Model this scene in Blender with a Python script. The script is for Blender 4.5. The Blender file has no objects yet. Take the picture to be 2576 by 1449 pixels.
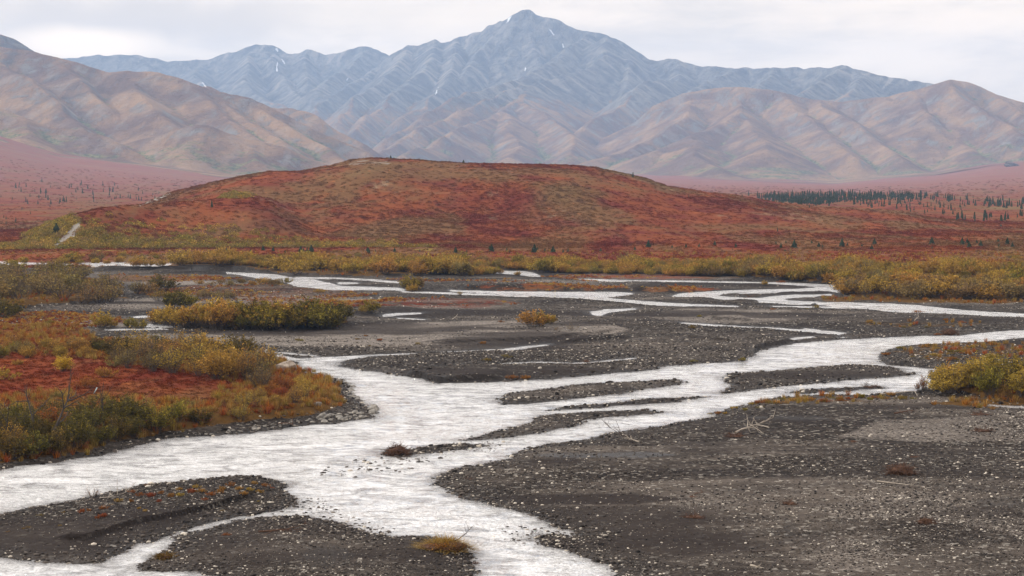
import bpy, math, random
import numpy as np
from mathutils import Vector, Matrix
random.seed(7); RNG = np.random.default_rng(7)
sc = bpy.context.scene
COL = sc.collection

# ------------------------------------------------------------------ camera
F = 4800.0; CAMH = 14.0; HOR = 445.0           # traced photograph is 2576 x 1449 units, horizon at 445
TILT = math.atan((724.5 - HOR) / F)
cam = bpy.data.cameras.new('camera'); camo = bpy.data.objects.new('camera', cam); COL.objects.link(camo)
camo.location = (0, 0, CAMH); camo.rotation_euler = (math.pi / 2 - TILT, 0, 0)
cam.sensor_width = 36; cam.lens = 36 * F / 2576; cam.clip_start = 1; cam.clip_end = 30000
sc.camera = camo
# ------------------------------------------------------------------ render / exposure
sc.view_settings.view_transform = 'Standard'; sc.view_settings.look = 'None'
sc.view_settings.exposure = 0.70; sc.view_settings.gamma = 1.0
sc.cycles.volume_bounces = 2; sc.cycles.max_bounces = 6; sc.cycles.diffuse_bounces = 3
sc.cycles.glossy_bounces = 2; sc.cycles.transmission_bounces = 3
# ------------------------------------------------------------------ world: overcast sky
SUN_EL, SUN_AZ = math.radians(25), math.radians(-80)   # azimuth from +Y (view) towards +X
W = bpy.data.worlds.new('World'); sc.world = W; W.use_nodes = True
nt = W.node_tree; nt.nodes.clear()
def N(nt, t, **k):
    n = nt.nodes.new(t)
    for a, b in k.items():
        if a[0] == '_': n.inputs[int(a[1:])].default_value = b
        else: setattr(n, a, b)
    return n
def LK(nt, a, b): nt.links.new(a, b)
def MATH(nt, op, a, b=None, c=None, clamp=False):
    n = nt.nodes.new('ShaderNodeMath'); n.operation = op; n.use_clamp = clamp
    for i, v in enumerate((a, b, c)):
        if v is None: continue
        if isinstance(v, (int, float)): n.inputs[i].default_value = v
        else: nt.links.new(v, n.inputs[i])
    return n.outputs[0]
def SSTEP(nt, v, a, b, lo=0.0, hi=1.0):
    n = nt.nodes.new('ShaderNodeMapRange'); n.interpolation_type = 'SMOOTHSTEP'
    nt.links.new(v, n.inputs[0])
    for i, x in enumerate((a, b, lo, hi)): n.inputs[i + 1].default_value = x
    return n.outputs[0]
def MIX(nt, f, a, b, mode='MIX'):
    n = nt.nodes.new('ShaderNodeMix'); n.data_type = 'RGBA'; n.blend_type = mode; n.clamp_factor = True
    for i, v in ((0, f), (6, a), (7, b)):
        if isinstance(v, (int, float)): n.inputs[i].default_value = v
        elif isinstance(v, tuple): n.inputs[i].default_value = (v[0], v[1], v[2], 1)
        else: nt.links.new(v, n.inputs[i])
    return n.outputs[2]
def NOISE(nt, vec, scale, detail=3, rough=0.55, dist=0.0, mapscale=None):
    if mapscale is not None:
        m = nt.nodes.new('ShaderNodeMapping'); m.inputs['Scale'].default_value = mapscale
        nt.links.new(vec, m.inputs[0]); vec = m.outputs[0]
    n = nt.nodes.new('ShaderNodeTexNoise'); n.inputs['Scale'].default_value = scale
    n.inputs['Detail'].default_value = detail; n.inputs['Roughness'].default_value = rough
    n.inputs['Distortion'].default_value = dist
    nt.links.new(vec, n.inputs['Vector']); return n.outputs[0]
def pdir(px, py):
    cx = (px - 1288.0) / F; cy = (724.5 - py) / F
    st, ct = math.sin(TILT), math.cos(TILT)
    v = np.array([cx, ct + cy * st, -st + cy * ct]); return v / np.linalg.norm(v)
tc = N(nt, 'ShaderNodeTexCoord'); D_ = tc.outputs['Generated']
sk = N(nt, 'ShaderNodeTexSky', sky_type='NISHITA'); sk.sun_disc = False
sk.sun_elevation = SUN_EL; sk.sun_rotation = SUN_AZ
sep = N(nt, 'ShaderNodeSeparateXYZ'); LK(nt, D_, sep.inputs[0])
n1 = NOISE(nt, D_, 7, 5, 0.6, 0.4, (1, 1, 4.5)); n2 = NOISE(nt, D_, 22, 5, 0.6, 0.6, (1, 1, 5))
cl = MATH(nt, 'ADD', MATH(nt, 'MULTIPLY', n1, 0.7), MATH(nt, 'MULTIPLY', n2, 0.3))
cl = SSTEP(nt, cl, 0.34, 0.62)
def blob(px, py, rx, ry):                          # a bank of cloud in one direction of the sky
    d = pdir(px, py)
    s = N(nt, 'ShaderNodeVectorMath', operation='SUBTRACT'); LK(nt, D_, s.inputs[0]); s.inputs[1].default_value = tuple(d)
    nn = N(nt, 'ShaderNodeTexNoise', _2=30.0); nn.inputs['Scale'].default_value = 26; LK(nt, D_, nn.inputs['Vector'])
    m = N(nt, 'ShaderNodeVectorMath', operation='MULTIPLY'); LK(nt, s.outputs[0], m.inputs[0]); m.inputs[1].default_value = (F / rx, F / rx, F / ry)
    l = N(nt, 'ShaderNodeVectorMath', operation='LENGTH'); LK(nt, m.outputs[0], l.inputs[0])
    v = MATH(nt, 'ADD', l.outputs['Value'], MATH(nt, 'MULTIPLY', MATH(nt, 'SUBTRACT', nn.outputs[0], 0.5), 1.3))
    return SSTEP(nt, v, 1.15, 0.35)
br = MIX(nt, cl, (0.72, 0.69, 0.68), (1.02, 0.95, 0.89))
br = MIX(nt, MATH(nt, 'MULTIPLY', blob(430, 45, 560, 75), 0.9), br, (0.66, 0.63, 0.63))
br = MIX(nt, MATH(nt, 'MULTIPLY', blob(235, 108, 190, 50), 0.9), br, (1.25, 1.14, 1.02))
br = MIX(nt, MATH(nt, 'MULTIPLY', blob(1050, 40, 420, 60), 0.5), br, (0.98, 0.92, 0.86))
br = MIX(nt, MATH(nt, 'MULTIPLY', blob(2450, 50, 600, 40), 0.6), br, (1.10, 1.01, 0.93))
br = MIX(nt, 1.0, br, MIX(nt, SSTEP(nt, sep.outputs[2], 0.08, 0.125), (1.25, 1.075, 0.845), (1.10, 1.08, 1.06)), 'MULTIPLY')
zen = SSTEP(nt, sep.outputs[2], 0.10, 0.75, 1.0, 1.7)
k = N(nt, 'ShaderNodeVectorMath', operation='SCALE'); LK(nt, br, k.inputs[0])
LK(nt, MATH(nt, 'MULTIPLY', zen, 7.2), k.inputs['Scale'])
grd = MIX(nt, SSTEP(nt, sep.outputs[2], -0.03, 0.0), (0.9, 0.8, 0.75), k.outputs[0])
final = MIX(nt, 0.94, sk.outputs[0], grd)
bg = N(nt, 'ShaderNodeBackground'); bg.inputs[1].default_value = 0.1; LK(nt, final, bg.inputs[0])
wo = N(nt, 'ShaderNodeOutputWorld'); LK(nt, bg.outputs[0], wo.inputs[0])
# ------------------------------------------------------------------ sun (veiled by cloud)
sl = bpy.data.lights.new('sun', 'SUN'); sl.energy = 2.6; sl.angle = math.radians(6); sl.color = (1, 0.95, 0.88)
so = bpy.data.objects.new('sun', sl); COL.objects.link(so)
sd = Vector((math.sin(SUN_AZ) * math.cos(SUN_EL), math.cos(SUN_AZ) * math.cos(SUN_EL), math.sin(SUN_EL)))
so.rotation_euler = sd.to_track_quat('Z', 'Y').to_euler(); so.location = (0, 0, 300)

# ------------------------------------------------------------------ numeric helpers
def hash2(ix, iy, s):
    h = (ix.astype(np.int64) * 374761393 + iy.astype(np.int64) * 668265263 + s * 974711) & 0xffffffff
    h = ((h ^ (h >> 13)) * 1274126177) & 0xffffffff
    return ((h ^ (h >> 16)) & 0xffff) / 65535.0
def vnoise(x, y, s=0):
    ix = np.floor(x); iy = np.floor(y); fx = x - ix; fy = y - iy
    fx = fx * fx * (3 - 2 * fx); fy = fy * fy * (3 - 2 * fy)
    a = hash2(ix, iy, s); b = hash2(ix + 1, iy, s); c = hash2(ix, iy + 1, s); d = hash2(ix + 1, iy + 1, s)
    return (a + (b - a) * fx) * (1 - fy) + (c + (d - c) * fx) * fy
def fbm(x, y, o=4, s=0, g=0.5):
    v = 0; a = 1; t = 0
    for i in range(o):
        v = v + a * (vnoise(x, y, s + i * 17) - 0.5); t += a; a *= g
        x, y = (x * 1.6 + y * 1.2) + 5.1, (-x * 1.2 + y * 1.6) + 9.3
    return v / t * 2
def sst(v, a, b):
    t = np.clip((v - a) / (b - a), 0, 1); return t * t * (3 - 2 * t)
_st, _ct = math.sin(TILT), math.cos(TILT)
def ang(px, py):
    """azimuth and slope (dz per metre of horizontal distance) of a photo point"""
    cx = (np.asarray(px, float) - 1288.0) / F; cy = (724.5 - np.asarray(py, float)) / F
    dx = cx; dy = _ct + cy * _st; dz = -_st + cy * _ct
    return np.arctan2(dx, dy), dz / np.hypot(dx, dy)
def topix(x, y, z):
    zz = z - CAMH; dep = y * _ct - zz * _st; up = y * _st + zz * _ct
    return 1288 + F * x / dep, 724.5 - F * up / dep
def flat(px, py):
    a, s = ang(px, py); r = -CAMH / np.minimum(s, -1e-4); return r * np.sin(a), r * np.cos(a)
def at(px, py, r):
    a, s = ang(px, py); return r * math.sin(a), r * math.cos(a), CAMH + s * r
def inpoly(x, y, P):
    c = np.zeros(x.shape, bool); n = len(P); j = n - 1
    for i in range(n):
        xi, yi = P[i]; xj, yj = P[j]
        if yi != yj:
            c ^= ((yi > y) != (yj > y)) & (x < (xj - xi) * (y - yi) / (yj - yi) + xi)
        j = i
    return c
def segdist(x, y, P, closed):
    best = np.full(x.shape, 1e18); n = len(P)
    for i in range(n if closed else n - 1):
        ax, ay = P[i]; bx, by = P[(i + 1) % n]; vx, vy = bx - ax, by - ay
        L = vx * vx + vy * vy + 1e-9
        t = np.clip(((x - ax) * vx + (y - ay) * vy) / L, 0, 1)
        best = np.minimum(best, (x - ax - t * vx) ** 2 + (y - ay - t * vy) ** 2)
    return np.sqrt(best)
def sdf_flat(X, Y, poly, margin=14.0, far=-99.0):
    """signed metres, inside positive, polygon traced on the photo and laid on the flat valley floor"""
    P = [flat(a, b) for a, b in poly]; P = [(float(a), float(b)) for a, b in P]
    xs = [p[0] for p in P]; ys = [p[1] for p in P]
    m = (X > min(xs) - margin) & (X < max(xs) + margin) & (Y > min(ys) - margin) & (Y < max(ys) + margin)
    out = np.full(X.shape, far)
    if m.any():
        x = X[m]; y = Y[m]; d = segdist(x, y, P, True); ins = inpoly(x, y, P)
        out[m] = np.where(ins, d, -d)
    return out
def stroke(pts):
    return [(x, y - h - .7) for x, y, h in pts] + [(x, y + h + .7) for x, y, h in reversed(pts)]

# ------------------------------------------------------------------ object helpers
def tag(o, label=None, cat=None, group=None, kind=None):
    if label: o['label'] = label
    if cat: o['category'] = cat
    if group: o['group'] = group
    if kind: o['kind'] = kind
    return o
def rawmesh(name, V, faces_flat, nper, mat, smooth=False, attrs=None):
    """V (n,3), faces_flat int array, nper = verts per face (3 or 4)"""
    me = bpy.data.meshes.new(name); V = np.asarray(V, np.float32); fl = np.asarray(faces_flat, np.int32).ravel()
    me.vertices.add(len(V)); me.vertices.foreach_set('co', V.ravel())
    nf = len(fl) // nper
    me.loops.add(len(fl)); me.loops.foreach_set('vertex_index', fl)
    me.polygons.add(nf); me.polygons.foreach_set('loop_start', np.arange(0, nf * nper, nper, dtype=np.int32))
    me.polygons.foreach_set('loop_total', np.full(nf, nper, np.int32))
    if smooth: me.polygons.foreach_set('use_smooth', np.ones(nf, bool))
    me.update(calc_edges=True)
    for k_, v in (attrs or {}).items():
        v = np.asarray(v, np.float32)
        if v.ndim == 1:
            a = me.attributes.new(k_, 'FLOAT', 'POINT'); a.data.foreach_set('value', v)
        else:
            a = me.attributes.new(k_, 'FLOAT_COLOR', 'POINT')
            a.data.foreach_set('color', np.c_[v, np.ones(len(v))].astype(np.float32).ravel())
    if mat: me.materials.append(mat)
    return me
def link(name, me, parent=None):
    o = bpy.data.objects.new(name, me); COL.objects.link(o)
    if parent: o.parent = parent
    return o
def gridfaces(nr, nc):
    i = np.arange(nr - 1)[:, None] * nc + np.arange(nc - 1)[None, :]
    return np.stack([i, i + 1, i + nc + 1, i + nc], -1).reshape(-1, 4)
class Polar:
    """height field around the viewpoint, rows of equal distance, columns of equal azimuth"""
    def __init__(s, th, r):
        s.th, s.r = th, r; s.TH, s.R = np.meshgrid(th, r); s.X = s.R * np.sin(s.TH); s.Y = s.R * np.cos(s.TH)
        s.PX, s.PY = topix(s.X, s.Y, 0 * s.X)
    def make(s, name, mat, attrs=None):
        nr, nc = s.Z.shape; V = np.stack([s.X, s.Y, s.Z], -1).reshape(-1, 3)
        me = rawmesh(name, V, gridfaces(nr, nc)[:, ::-1], 4, mat, True, attrs)
        return tag(link(name, me), kind='structure')
    def zat(s, x, y):
        th = np.arctan2(x, y); r = np.hypot(x, y)
        j = np.interp(th, s.th, np.arange(len(s.th))); i = np.interp(r, s.r, np.arange(len(s.r)))
        j0 = np.clip(j.astype(int), 0, len(s.th) - 2); i0 = np.clip(i.astype(int), 0, len(s.r) - 2)
        fj = j - j0; fi = i - i0; Z = s.Z
        z = (Z[i0, j0] * (1 - fj) + Z[i0, j0 + 1] * fj) * (1 - fi) + (Z[i0 + 1, j0] * (1 - fj) + Z[i0 + 1, j0 + 1] * fj) * fi
        return np.where((r < s.r[0]) | (r > s.r[-1]) | (th < s.th[0]) | (th > s.th[-1]), -50.0, z)
SURF = []
def zat(x, y):
    x = np.atleast_1d(np.asarray(x, float)); y = np.atleast_1d(np.asarray(y, float))
    return np.max([g.zat(x, y) for g in SURF], axis=0)
def hit(px, py, rmin=60.0, rmax=8000.0):
    """first point of the land seen at a photo point"""
    a, s = ang(px, py); r = np.geomspace(rmin, rmax, 2600)
    x = r * math.sin(a); y = r * math.cos(a); g = zat(x, y) - (CAMH + s * r)
    k_ = np.argmax(g > 0)
    if not (g > 0).any(): return None
    if k_ > 0:
        t = g[k_ - 1] / (g[k_ - 1] - g[k_]); rr = r[k_ - 1] + t * (r[k_] - r[k_ - 1])
    else: rr = r[0]
    xx, yy = rr * math.sin(a), rr * math.cos(a)
    return float(xx), float(yy), float(zat(xx, yy)[0]), float(rr)

# ------------------------------------------------------------------ materials
def newmat(name, rough=0.9, spec=0.2):
    m = bpy.data.materials.new(name); m.use_nodes = True; t = m.node_tree
    b = t.nodes['Principled BSDF']; b.inputs['Roughness'].default_value = rough
    b.inputs['Specular IOR Level'].default_value = spec
    return m, t, b
def POS(t): return t.nodes.new('ShaderNodeNewGeometry').outputs['Position']
def BUMP(t, h, dist, strength=1.0):
    n = t.nodes.new('ShaderNodeBump'); n.inputs['Distance'].default_value = dist; n.inputs['Strength'].default_value = strength
    t.links.new(h, n.inputs['Height']); return n.outputs[0]
def VOR(t, vec, scale, out='Color', feat='F1'):
    n = t.nodes.new('ShaderNodeTexVoronoi'); n.feature = feat; n.inputs['Scale'].default_value = scale
    t.links.new(vec, n.inputs['Vector']); return n.outputs[out]
def BW(t, c):
    n = t.nodes.new('ShaderNodeSeparateColor'); t.links.new(c, n.inputs[0]); return n.outputs[0]
def ATTR(t, name):
    n = t.nodes.new('ShaderNodeAttribute'); n.attribute_name = name; return n
# the autumn tundra colours, one node group shared by the land and the dwarf shrubs growing on it
tg = bpy.data.node_groups.new('tundra_colour', 'ShaderNodeTree')
tg.interface.new_socket('Color', in_out='OUTPUT', socket_type='NodeSocketColor')
def tundra_group(t):
    go = t.nodes.new('NodeGroupOutput'); P = POS(t)
    big = NOISE(t, P, 0.014, 4, 0.62, 0.6, (1, 0.7, 1)); mid = NOISE(t, P, 0.07, 4, 0.6, 0.5, (1, 0.55, 1)); fine = NOISE(t, P, 0.45, 4, 0.65, 0.3, (1, 0.6, 1))
    b2 = NOISE(t, P, 0.024, 5, 0.65, 0.8, (1.3, 0.5, 1)); b3 = NOISE(t, P, 0.05, 5, 0.7, 0.8, (0.9, 0.5, 1))
    c = MIX(t, SSTEP(t, mid, 0.38, 0.62), (0.105, 0.017, 0.008), (0.175, 0.046, 0.013))
    c = MIX(t, MATH(t, 'MULTIPLY', SSTEP(t, b2, 0.44, 0.60), 0.85), c, (0.125, 0.068, 0.026))
    c = MIX(t, MATH(t, 'MULTIPLY', SSTEP(t, big, 0.55, 0.68), 0.6), c, (0.135, 0.105, 0.045))
    c = MIX(t, MATH(t, 'MULTIPLY', SSTEP(t, b3, 0.60, 0.72), 0.8), c, (0.23, 0.165, 0.10))
    c = MIX(t, MATH(t, 'MULTIPLY', SSTEP(t, b3, 0.36, 0.27), 0.7), c, (0.075, 0.064, 0.016))
    c = MIX(t, MATH(t, 'MULTIPLY', SSTEP(t, fine, 0.42, 0.30), 0.6), c, (0.040, 0.016, 0.008))
    c = MIX(t, MATH(t, 'MULTIPLY', SSTEP(t, fine, 0.60, 0.72), 0.6), c, (0.33, 0.115, 0.040))
    c = MIX(t, MATH(t, 'MULTIPLY', SSTEP(t, NOISE(t, P, 2.2, 4, 0.7), 0.56, 0.7), 0.5), c, (0.24, 0.085, 0.022))
    c = MIX(t, MATH(t, 'MULTIPLY', SSTEP(t, NOISE(t, P, 3.1, 4, 0.7), 0.46, 0.36), 0.6), c, (0.05, 0.012, 0.006))
    t.links.new(c, go.inputs[0])
tundra_group(tg)
def TUNDRA(t):
    n = t.nodes.new('ShaderNodeGroup'); n.node_tree = tg; return n.outputs[0]

# ---- river bed ground
M_ground, t, b = newmat('valley_floor', .95, .03)
P = POS(t); zn = ATTR(t, 'zone'); sp = t.nodes.new('ShaderNodeSeparateColor'); t.links.new(zn.outputs['Color'], sp.inputs[0])
veg, pale, wet = sp.outputs[0], sp.outputs[1], sp.outputs[2]
z2 = ATTR(t, 'zone2'); sp2 = t.nodes.new('ShaderNodeSeparateColor'); t.links.new(z2.outputs['Color'], sp2.inputs[0])
moss, scarp_shade, sand = sp2.outputs[0], sp2.outputs[1], sp2.outputs[2]
v1 = BW(t, VOR(t, P, 9)); v2 = BW(t, VOR(t, P, 5.5)); nb = NOISE(t, P, 0.22, 5, 0.65, 0.5, (0.5, 1, 1)); nf = NOISE(t, P, 9, 3, 0.7)
grv = MIX(t, SSTEP(t, v1, 0.25, 1.0), (0.009, 0.007, 0.006), (0.050, 0.041, 0.035))
grv = MIX(t, MATH(t, 'MULTIPLY', SSTEP(t, NOISE(t, P, 0.10, 6, 0.7, 0.6, (0.35, 1, 1)), 0.45, 0.64), 0.6), grv, (0.135, 0.113, 0.095))
grv = MIX(t, MATH(t, 'MULTIPLY', SSTEP(t, v2, 0.88, 0.98), 0.75), grv, (0.26, 0.24, 0.21))
grv = MIX(t, MATH(t, 'MULTIPLY', SSTEP(t, nb, 0.45, 0.62), 0.45), grv, (0.016, 0.013, 0.013))
prv = MIX(t, v1, (0.060, 0.052, 0.045), (0.27, 0.235, 0.205))
c = MIX(t, pale, grv, prv)
sandc = MIX(t, nf, (0.018, 0.014, 0.0125), (0.028, 0.022, 0.020))
c = MIX(t, sand, c, sandc)
c = MIX(t, MATH(t, 'MULTIPLY', wet, 0.75), c, (0.014, 0.012, 0.011))
c = MIX(t, scarp_shade, c, (0.008, 0.006, 0.005))  # bank shade over dark wet sand, painted along the scarp face
vn = NOISE(t, P, 0.9, 5, 0.7, 0.4, (0.6, 1, 1)); vn2 = NOISE(t, P, 3.5, 4, 0.7)
gr = MIX(t, vn2, (0.030, 0.020, 0.007), (0.13, 0.065, 0.018))
c = MIX(t, SSTEP(t, MATH(t, 'ADD', moss, MATH(t, 'MULTIPLY', MATH(t, 'SUBTRACT', vn, 0.5), 1.3)), 0.42, 0.62), c, gr)
vegm = MATH(t, 'MULTIPLY', SSTEP(t, MATH(t, 'ADD', veg, MATH(t, 'MULTIPLY', MATH(t, 'SUBTRACT', NOISE(t, P, 1.3, 6, 0.75, 0.4, (0.4, 1, 1)), 0.5), 2.0)), 0.42, 0.7), SSTEP(t, veg, 0.3, 0.9, 0.7, 1.0))
c = MIX(t, vegm, c, TUNDRA(t))
t.links.new(c, b.inputs['Base Color'])
rg = MATH(t, 'SUBTRACT', 0.95, MATH(t, 'MULTIPLY', wet, 0.62)); t.links.new(rg, b.inputs['Roughness'])
t.links.new(BUMP(t, MATH(t, 'ADD', MATH(t, 'MULTIPLY', v1, 0.6), MATH(t, 'MULTIPLY', vn2, vegm)), 0.10, 0.8), b.inputs['Normal'])
# ---- tundra (plain and hill)
M_hill, t, b = newmat('tundra', .95, .03); P = POS(t); zn = ATTR(t, 'zone'); sp = t.nodes.new('ShaderNodeSeparateColor'); t.links.new(zn.outputs['Color'], sp.inputs[0])
c = TUNDRA(t); vn = NOISE(t, P, 0.12, 5, 0.7, 0.4, (0.7, 1, 1)); jit = MATH(t, 'MULTIPLY', MATH(t, 'SUBTRACT', vn, 0.5), 1.3)
willow = MIX(t, NOISE(t, P, 0.6, 3, 0.6), (0.06, 0.055, 0.010), (0.30, 0.20, 0.03))
c = MIX(t, SSTEP(t, MATH(t, 'ADD', sp.outputs[0], jit), 0.42, 0.62), c, willow)
c = MIX(t, SSTEP(t, MATH(t, 'ADD', sp.outputs[1], jit), 0.45, 0.58), c, MIX(t, NOISE(t, P, 1.5, 3), (0.13, 0.115, 0.10), (0.27, 0.24, 0.21)))
c = MIX(t, MATH(t, 'MULTIPLY', SSTEP(t, MATH(t, 'ADD', sp.outputs[2], MATH(t, 'MULTIPLY', MATH(t, 'SUBTRACT', NOISE(t, P, 0.02, 5, 0.7, 0.5, (0.4, 1.6, 1)), 0.5), 1.6)), 0.45, 0.7), 0.75), c, (0.19, 0.20, 0.06))
sy = t.nodes.new('ShaderNodeSeparateXYZ'); t.links.new(P, sy.inputs[0]); c = MIX(t, MATH(t, 'MULTIPLY', SSTEP(t, sy.outputs[1], 700.0, 2200.0), 0.62), c, (0.20, 0.085, 0.068))  # haze painted into the colour: plain turns paler and pinker with distance
t.links.new(c, b.inputs['Base Color']); t.links.new(BUMP(t, NOISE(t, P, 0.8, 4, 0.7), 0.5, 0.8), b.inputs['Normal'])
# ---- mountains
M_mtn, t, b = newmat('mountain_slope', .95, .02); P = POS(t); zn = ATTR(t, 'zone'); sp = t.nodes.new('ShaderNodeSeparateColor'); t.links.new(zn.outputs['Color'], sp.inputs[0])
green, rock, low = sp.outputs[0], sp.outputs[1], sp.outputs[2]
n1 = NOISE(t, P, 0.006, 6, 0.68, 0.5); n2 = NOISE(t, P, 0.03, 5, 0.7, 0.6, (1, 1, 0.6)); n3 = NOISE(t, P, 0.11, 4, 0.7)
n4 = NOISE(t, P, 0.02, 5, 0.75, 0.5, (0.35, 1.4, 2.5))
c = MIX(t, SSTEP(t, n1, 0.4, 0.62), (0.105, 0.058, 0.042), (0.29, 0.175, 0.088))
c = MIX(t, MATH(t, 'MULTIPLY', SSTEP(t, n2, 0.52, 0.66), 0.5), c, (0.10, 0.070, 0.062))
c = MIX(t, MATH(t, 'MULTIPLY', n3, 0.35), c, (0.27, 0.17, 0.10))
rk = MIX(t, SSTEP(t, n2, 0.35, 0.65), (0.040, 0.043, 0.048), (0.20, 0.185, 0.165)); rk = MIX(t, MATH(t, 'MULTIPLY', n3, 0.5), rk, (0.14, 0.13, 0.125))
c = MIX(t, SSTEP(t, MATH(t, 'ADD', rock, MATH(t, 'MULTIPLY', MATH(t, 'SUBTRACT', n2, 0.5), 1.2)), 0.35, 0.65), c, rk)
c = MIX(t, MATH(t, 'MULTIPLY', SSTEP(t, low, 0.56, 0.74), MATH(t, 'ADD', 0.10, MATH(t, 'MULTIPLY', rock, 0.42))), c, (0.33, 0.29, 0.25)); c = MIX(t, MATH(t, 'MULTIPLY', SSTEP(t, low, 0.44, 0.28), MATH(t, 'ADD', 0.18, MATH(t, 'MULTIPLY', rock, 0.40))), c, (0.045, 0.043, 0.048))
gc = MIX(t, SSTEP(t, n3, 0.4, 0.6), (0.050, 0.080, 0.030), (0.20, 0.19, 0.075))
c = MIX(t, MATH(t, 'MULTIPLY', SSTEP(t, MATH(t, 'ADD', green, MATH(t, 'MULTIPLY', MATH(t, 'SUBTRACT', n4, 0.5), 2.2)), 0.5, 0.75), 0.8), c, gc)
t.links.new(c, b.inputs['Base Color']); t.links.new(BUMP(t, MATH(t, 'ADD', n2, MATH(t, 'MULTIPLY', n3, 0.6)), 16.0, 1.0), b.inputs['Normal'])
# ---- water
M_water, t, b = newmat('silty_water', 0.06, 0.5); b.inputs['IOR'].default_value = 1.333
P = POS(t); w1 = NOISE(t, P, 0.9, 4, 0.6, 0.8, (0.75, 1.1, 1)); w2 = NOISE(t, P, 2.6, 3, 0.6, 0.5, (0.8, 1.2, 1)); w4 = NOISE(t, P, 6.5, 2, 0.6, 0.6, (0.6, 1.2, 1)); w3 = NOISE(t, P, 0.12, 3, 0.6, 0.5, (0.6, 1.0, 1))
h = MATH(t, 'MULTIPLY', MATH(t, 'ADD', MATH(t, 'MULTIPLY', w1, 0.7), MATH(t, 'ADD', MATH(t, 'MULTIPLY', w2, 0.55), MATH(t, 'MULTIPLY', SSTEP(t, w4, 0.45, 0.62), 0.22))), SSTEP(t, w3, 0.35, 0.65, 0.25, 1.2))
t.links.new(MIX(t, ATTR(t, 'shallow').outputs['Fac'], MIX(t, SSTEP(t, MATH(t, 'ADD', MATH(t, 'MULTIPLY', w1, 0.6), MATH(t, 'MULTIPLY', w3, 0.4)), 0.36, 0.56), (0.30, 0.30, 0.30), (0.74, 0.74, 0.74)), (0.06, 0.05, 0.045)), b.inputs['Base Color'])  # wave glints and darks painted into the silty body colour as noise patches
t.links.new(BUMP(t, h, 0.38, 1.0), b.inputs['Normal'])
# ---- plants, wood, stone
def leafmat(name, c0, c1, c2, trans=0.22):
    m, t, b = newmat(name, 0.8, 0.08); a = ATTR(t, 'v'); oi = t.nodes.new('ShaderNodeObjectInfo')
    P = POS(t); n = NOISE(t, P, 0.35, 2, 0.5)
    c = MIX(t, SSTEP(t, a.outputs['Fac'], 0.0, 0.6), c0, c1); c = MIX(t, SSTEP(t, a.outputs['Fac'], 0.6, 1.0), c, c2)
    hs = t.nodes.new('ShaderNodeHueSaturation'); t.links.new(c, hs.inputs['Color'])
    t.links.new(MATH(t, 'ADD', 0.475, MATH(t, 'MULTIPLY', oi.outputs['Random'], 0.04)), hs.inputs['Hue'])
    t.links.new(MATH(t, 'ADD', 0.75, MATH(t, 'MULTIPLY', n, 0.9)), hs.inputs['Value'])
    t.links.new(hs.outputs[0], b.inputs['Base Color'])
    tr = t.nodes.new('ShaderNodeBsdfTranslucent'); t.links.new(hs.outputs[0], tr.inputs[0])
    mx = t.nodes.new('ShaderNodeMixShader'); mx.inputs[0].default_value = trans
    t.links.new(b.outputs[0], mx.inputs[1]); t.links.new(tr.outputs[0], mx.inputs[2])
    t.links.new(mx.outputs[0], t.nodes['Material Output'].inputs[0]); return m
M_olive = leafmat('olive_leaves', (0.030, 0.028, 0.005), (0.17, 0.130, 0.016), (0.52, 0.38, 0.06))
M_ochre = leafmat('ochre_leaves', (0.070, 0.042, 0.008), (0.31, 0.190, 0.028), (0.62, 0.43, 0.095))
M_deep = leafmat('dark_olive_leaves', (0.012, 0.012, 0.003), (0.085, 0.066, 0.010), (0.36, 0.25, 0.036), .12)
M_scar, t, b = newmat('outcrop_stone', .95, .05); t.links.new(MIX(t, NOISE(t, POS(t), .08, 4, .7), (0.07, 0.06, 0.065), (0.20, 0.17, 0.16)), b.inputs['Base Color'])
M_dull = leafmat('fading_leaves', (0.050, 0.036, 0.016), (0.19, 0.135, 0.042), (0.40, 0.30, 0.09))
M_rust = leafmat('rusty_leaves', (0.10, 0.032, 0.008), (0.22, 0.080, 0.014), (0.40, 0.17, 0.030))
M_yellow = leafmat('yellow_leaves', (0.30, 0.16, 0.015), (0.50, 0.30, 0.03), (0.62, 0.40, 0.06))
M_needle = leafmat('spruce_needles', (0.010, 0.018, 0.009), (0.022, 0.036, 0.016), (0.045, 0.060, 0.028), 0.05)
M_grass = leafmat('dry_grass', (0.10, 0.055, 0.012), (0.22, 0.13, 0.028), (0.36, 0.25, 0.07))
M_bark, t, b = newmat('bark', 0.9); oi = t.nodes.new('ShaderNodeObjectInfo')
t.links.new(MIX(t, NOISE(t, POS(t), 6, 3), (0.035, 0.026, 0.022), (0.105, 0.085, 0.074)), b.inputs['Base Color'])
M_dead, t, b = newmat('weathered_wood', 0.85); t.links.new(MIX(t, NOISE(t, POS(t), 5, 3), (0.14, 0.115, 0.09), (0.40, 0.35, 0.29)), b.inputs['Base Color'])
M_snag, t, b = newmat('dead_bark', 0.9); t.links.new(MIX(t, NOISE(t, POS(t), 4, 3), (0.022, 0.016, 0.014), (0.07, 0.058, 0.05)), b.inputs['Base Color'])
M_dark, t, b = newmat('dark_roots', 0.9); t.links.new(MIX(t, NOISE(t, POS(t), 5, 3), (0.030, 0.017, 0.011), (0.13, 0.065, 0.038)), b.inputs['Base Color'])
M_rock, t, b = newmat('rock', 0.85, 0.3); P = POS(t)
c = MIX(t, NOISE(t, P, 1.2, 3), (0.085, 0.078, 0.07), (0.24, 0.225, 0.20)); c = MIX(t, SSTEP(t, NOISE(t, P, 7, 4, 0.7), 0.45, 0.7), c, (0.30, 0.27, 0.23))
t.links.new(c, b.inputs['Base Color']); t.links.new(BUMP(t, NOISE(t, P, 5, 4, 0.7), 0.06), b.inputs['Normal'])
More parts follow.
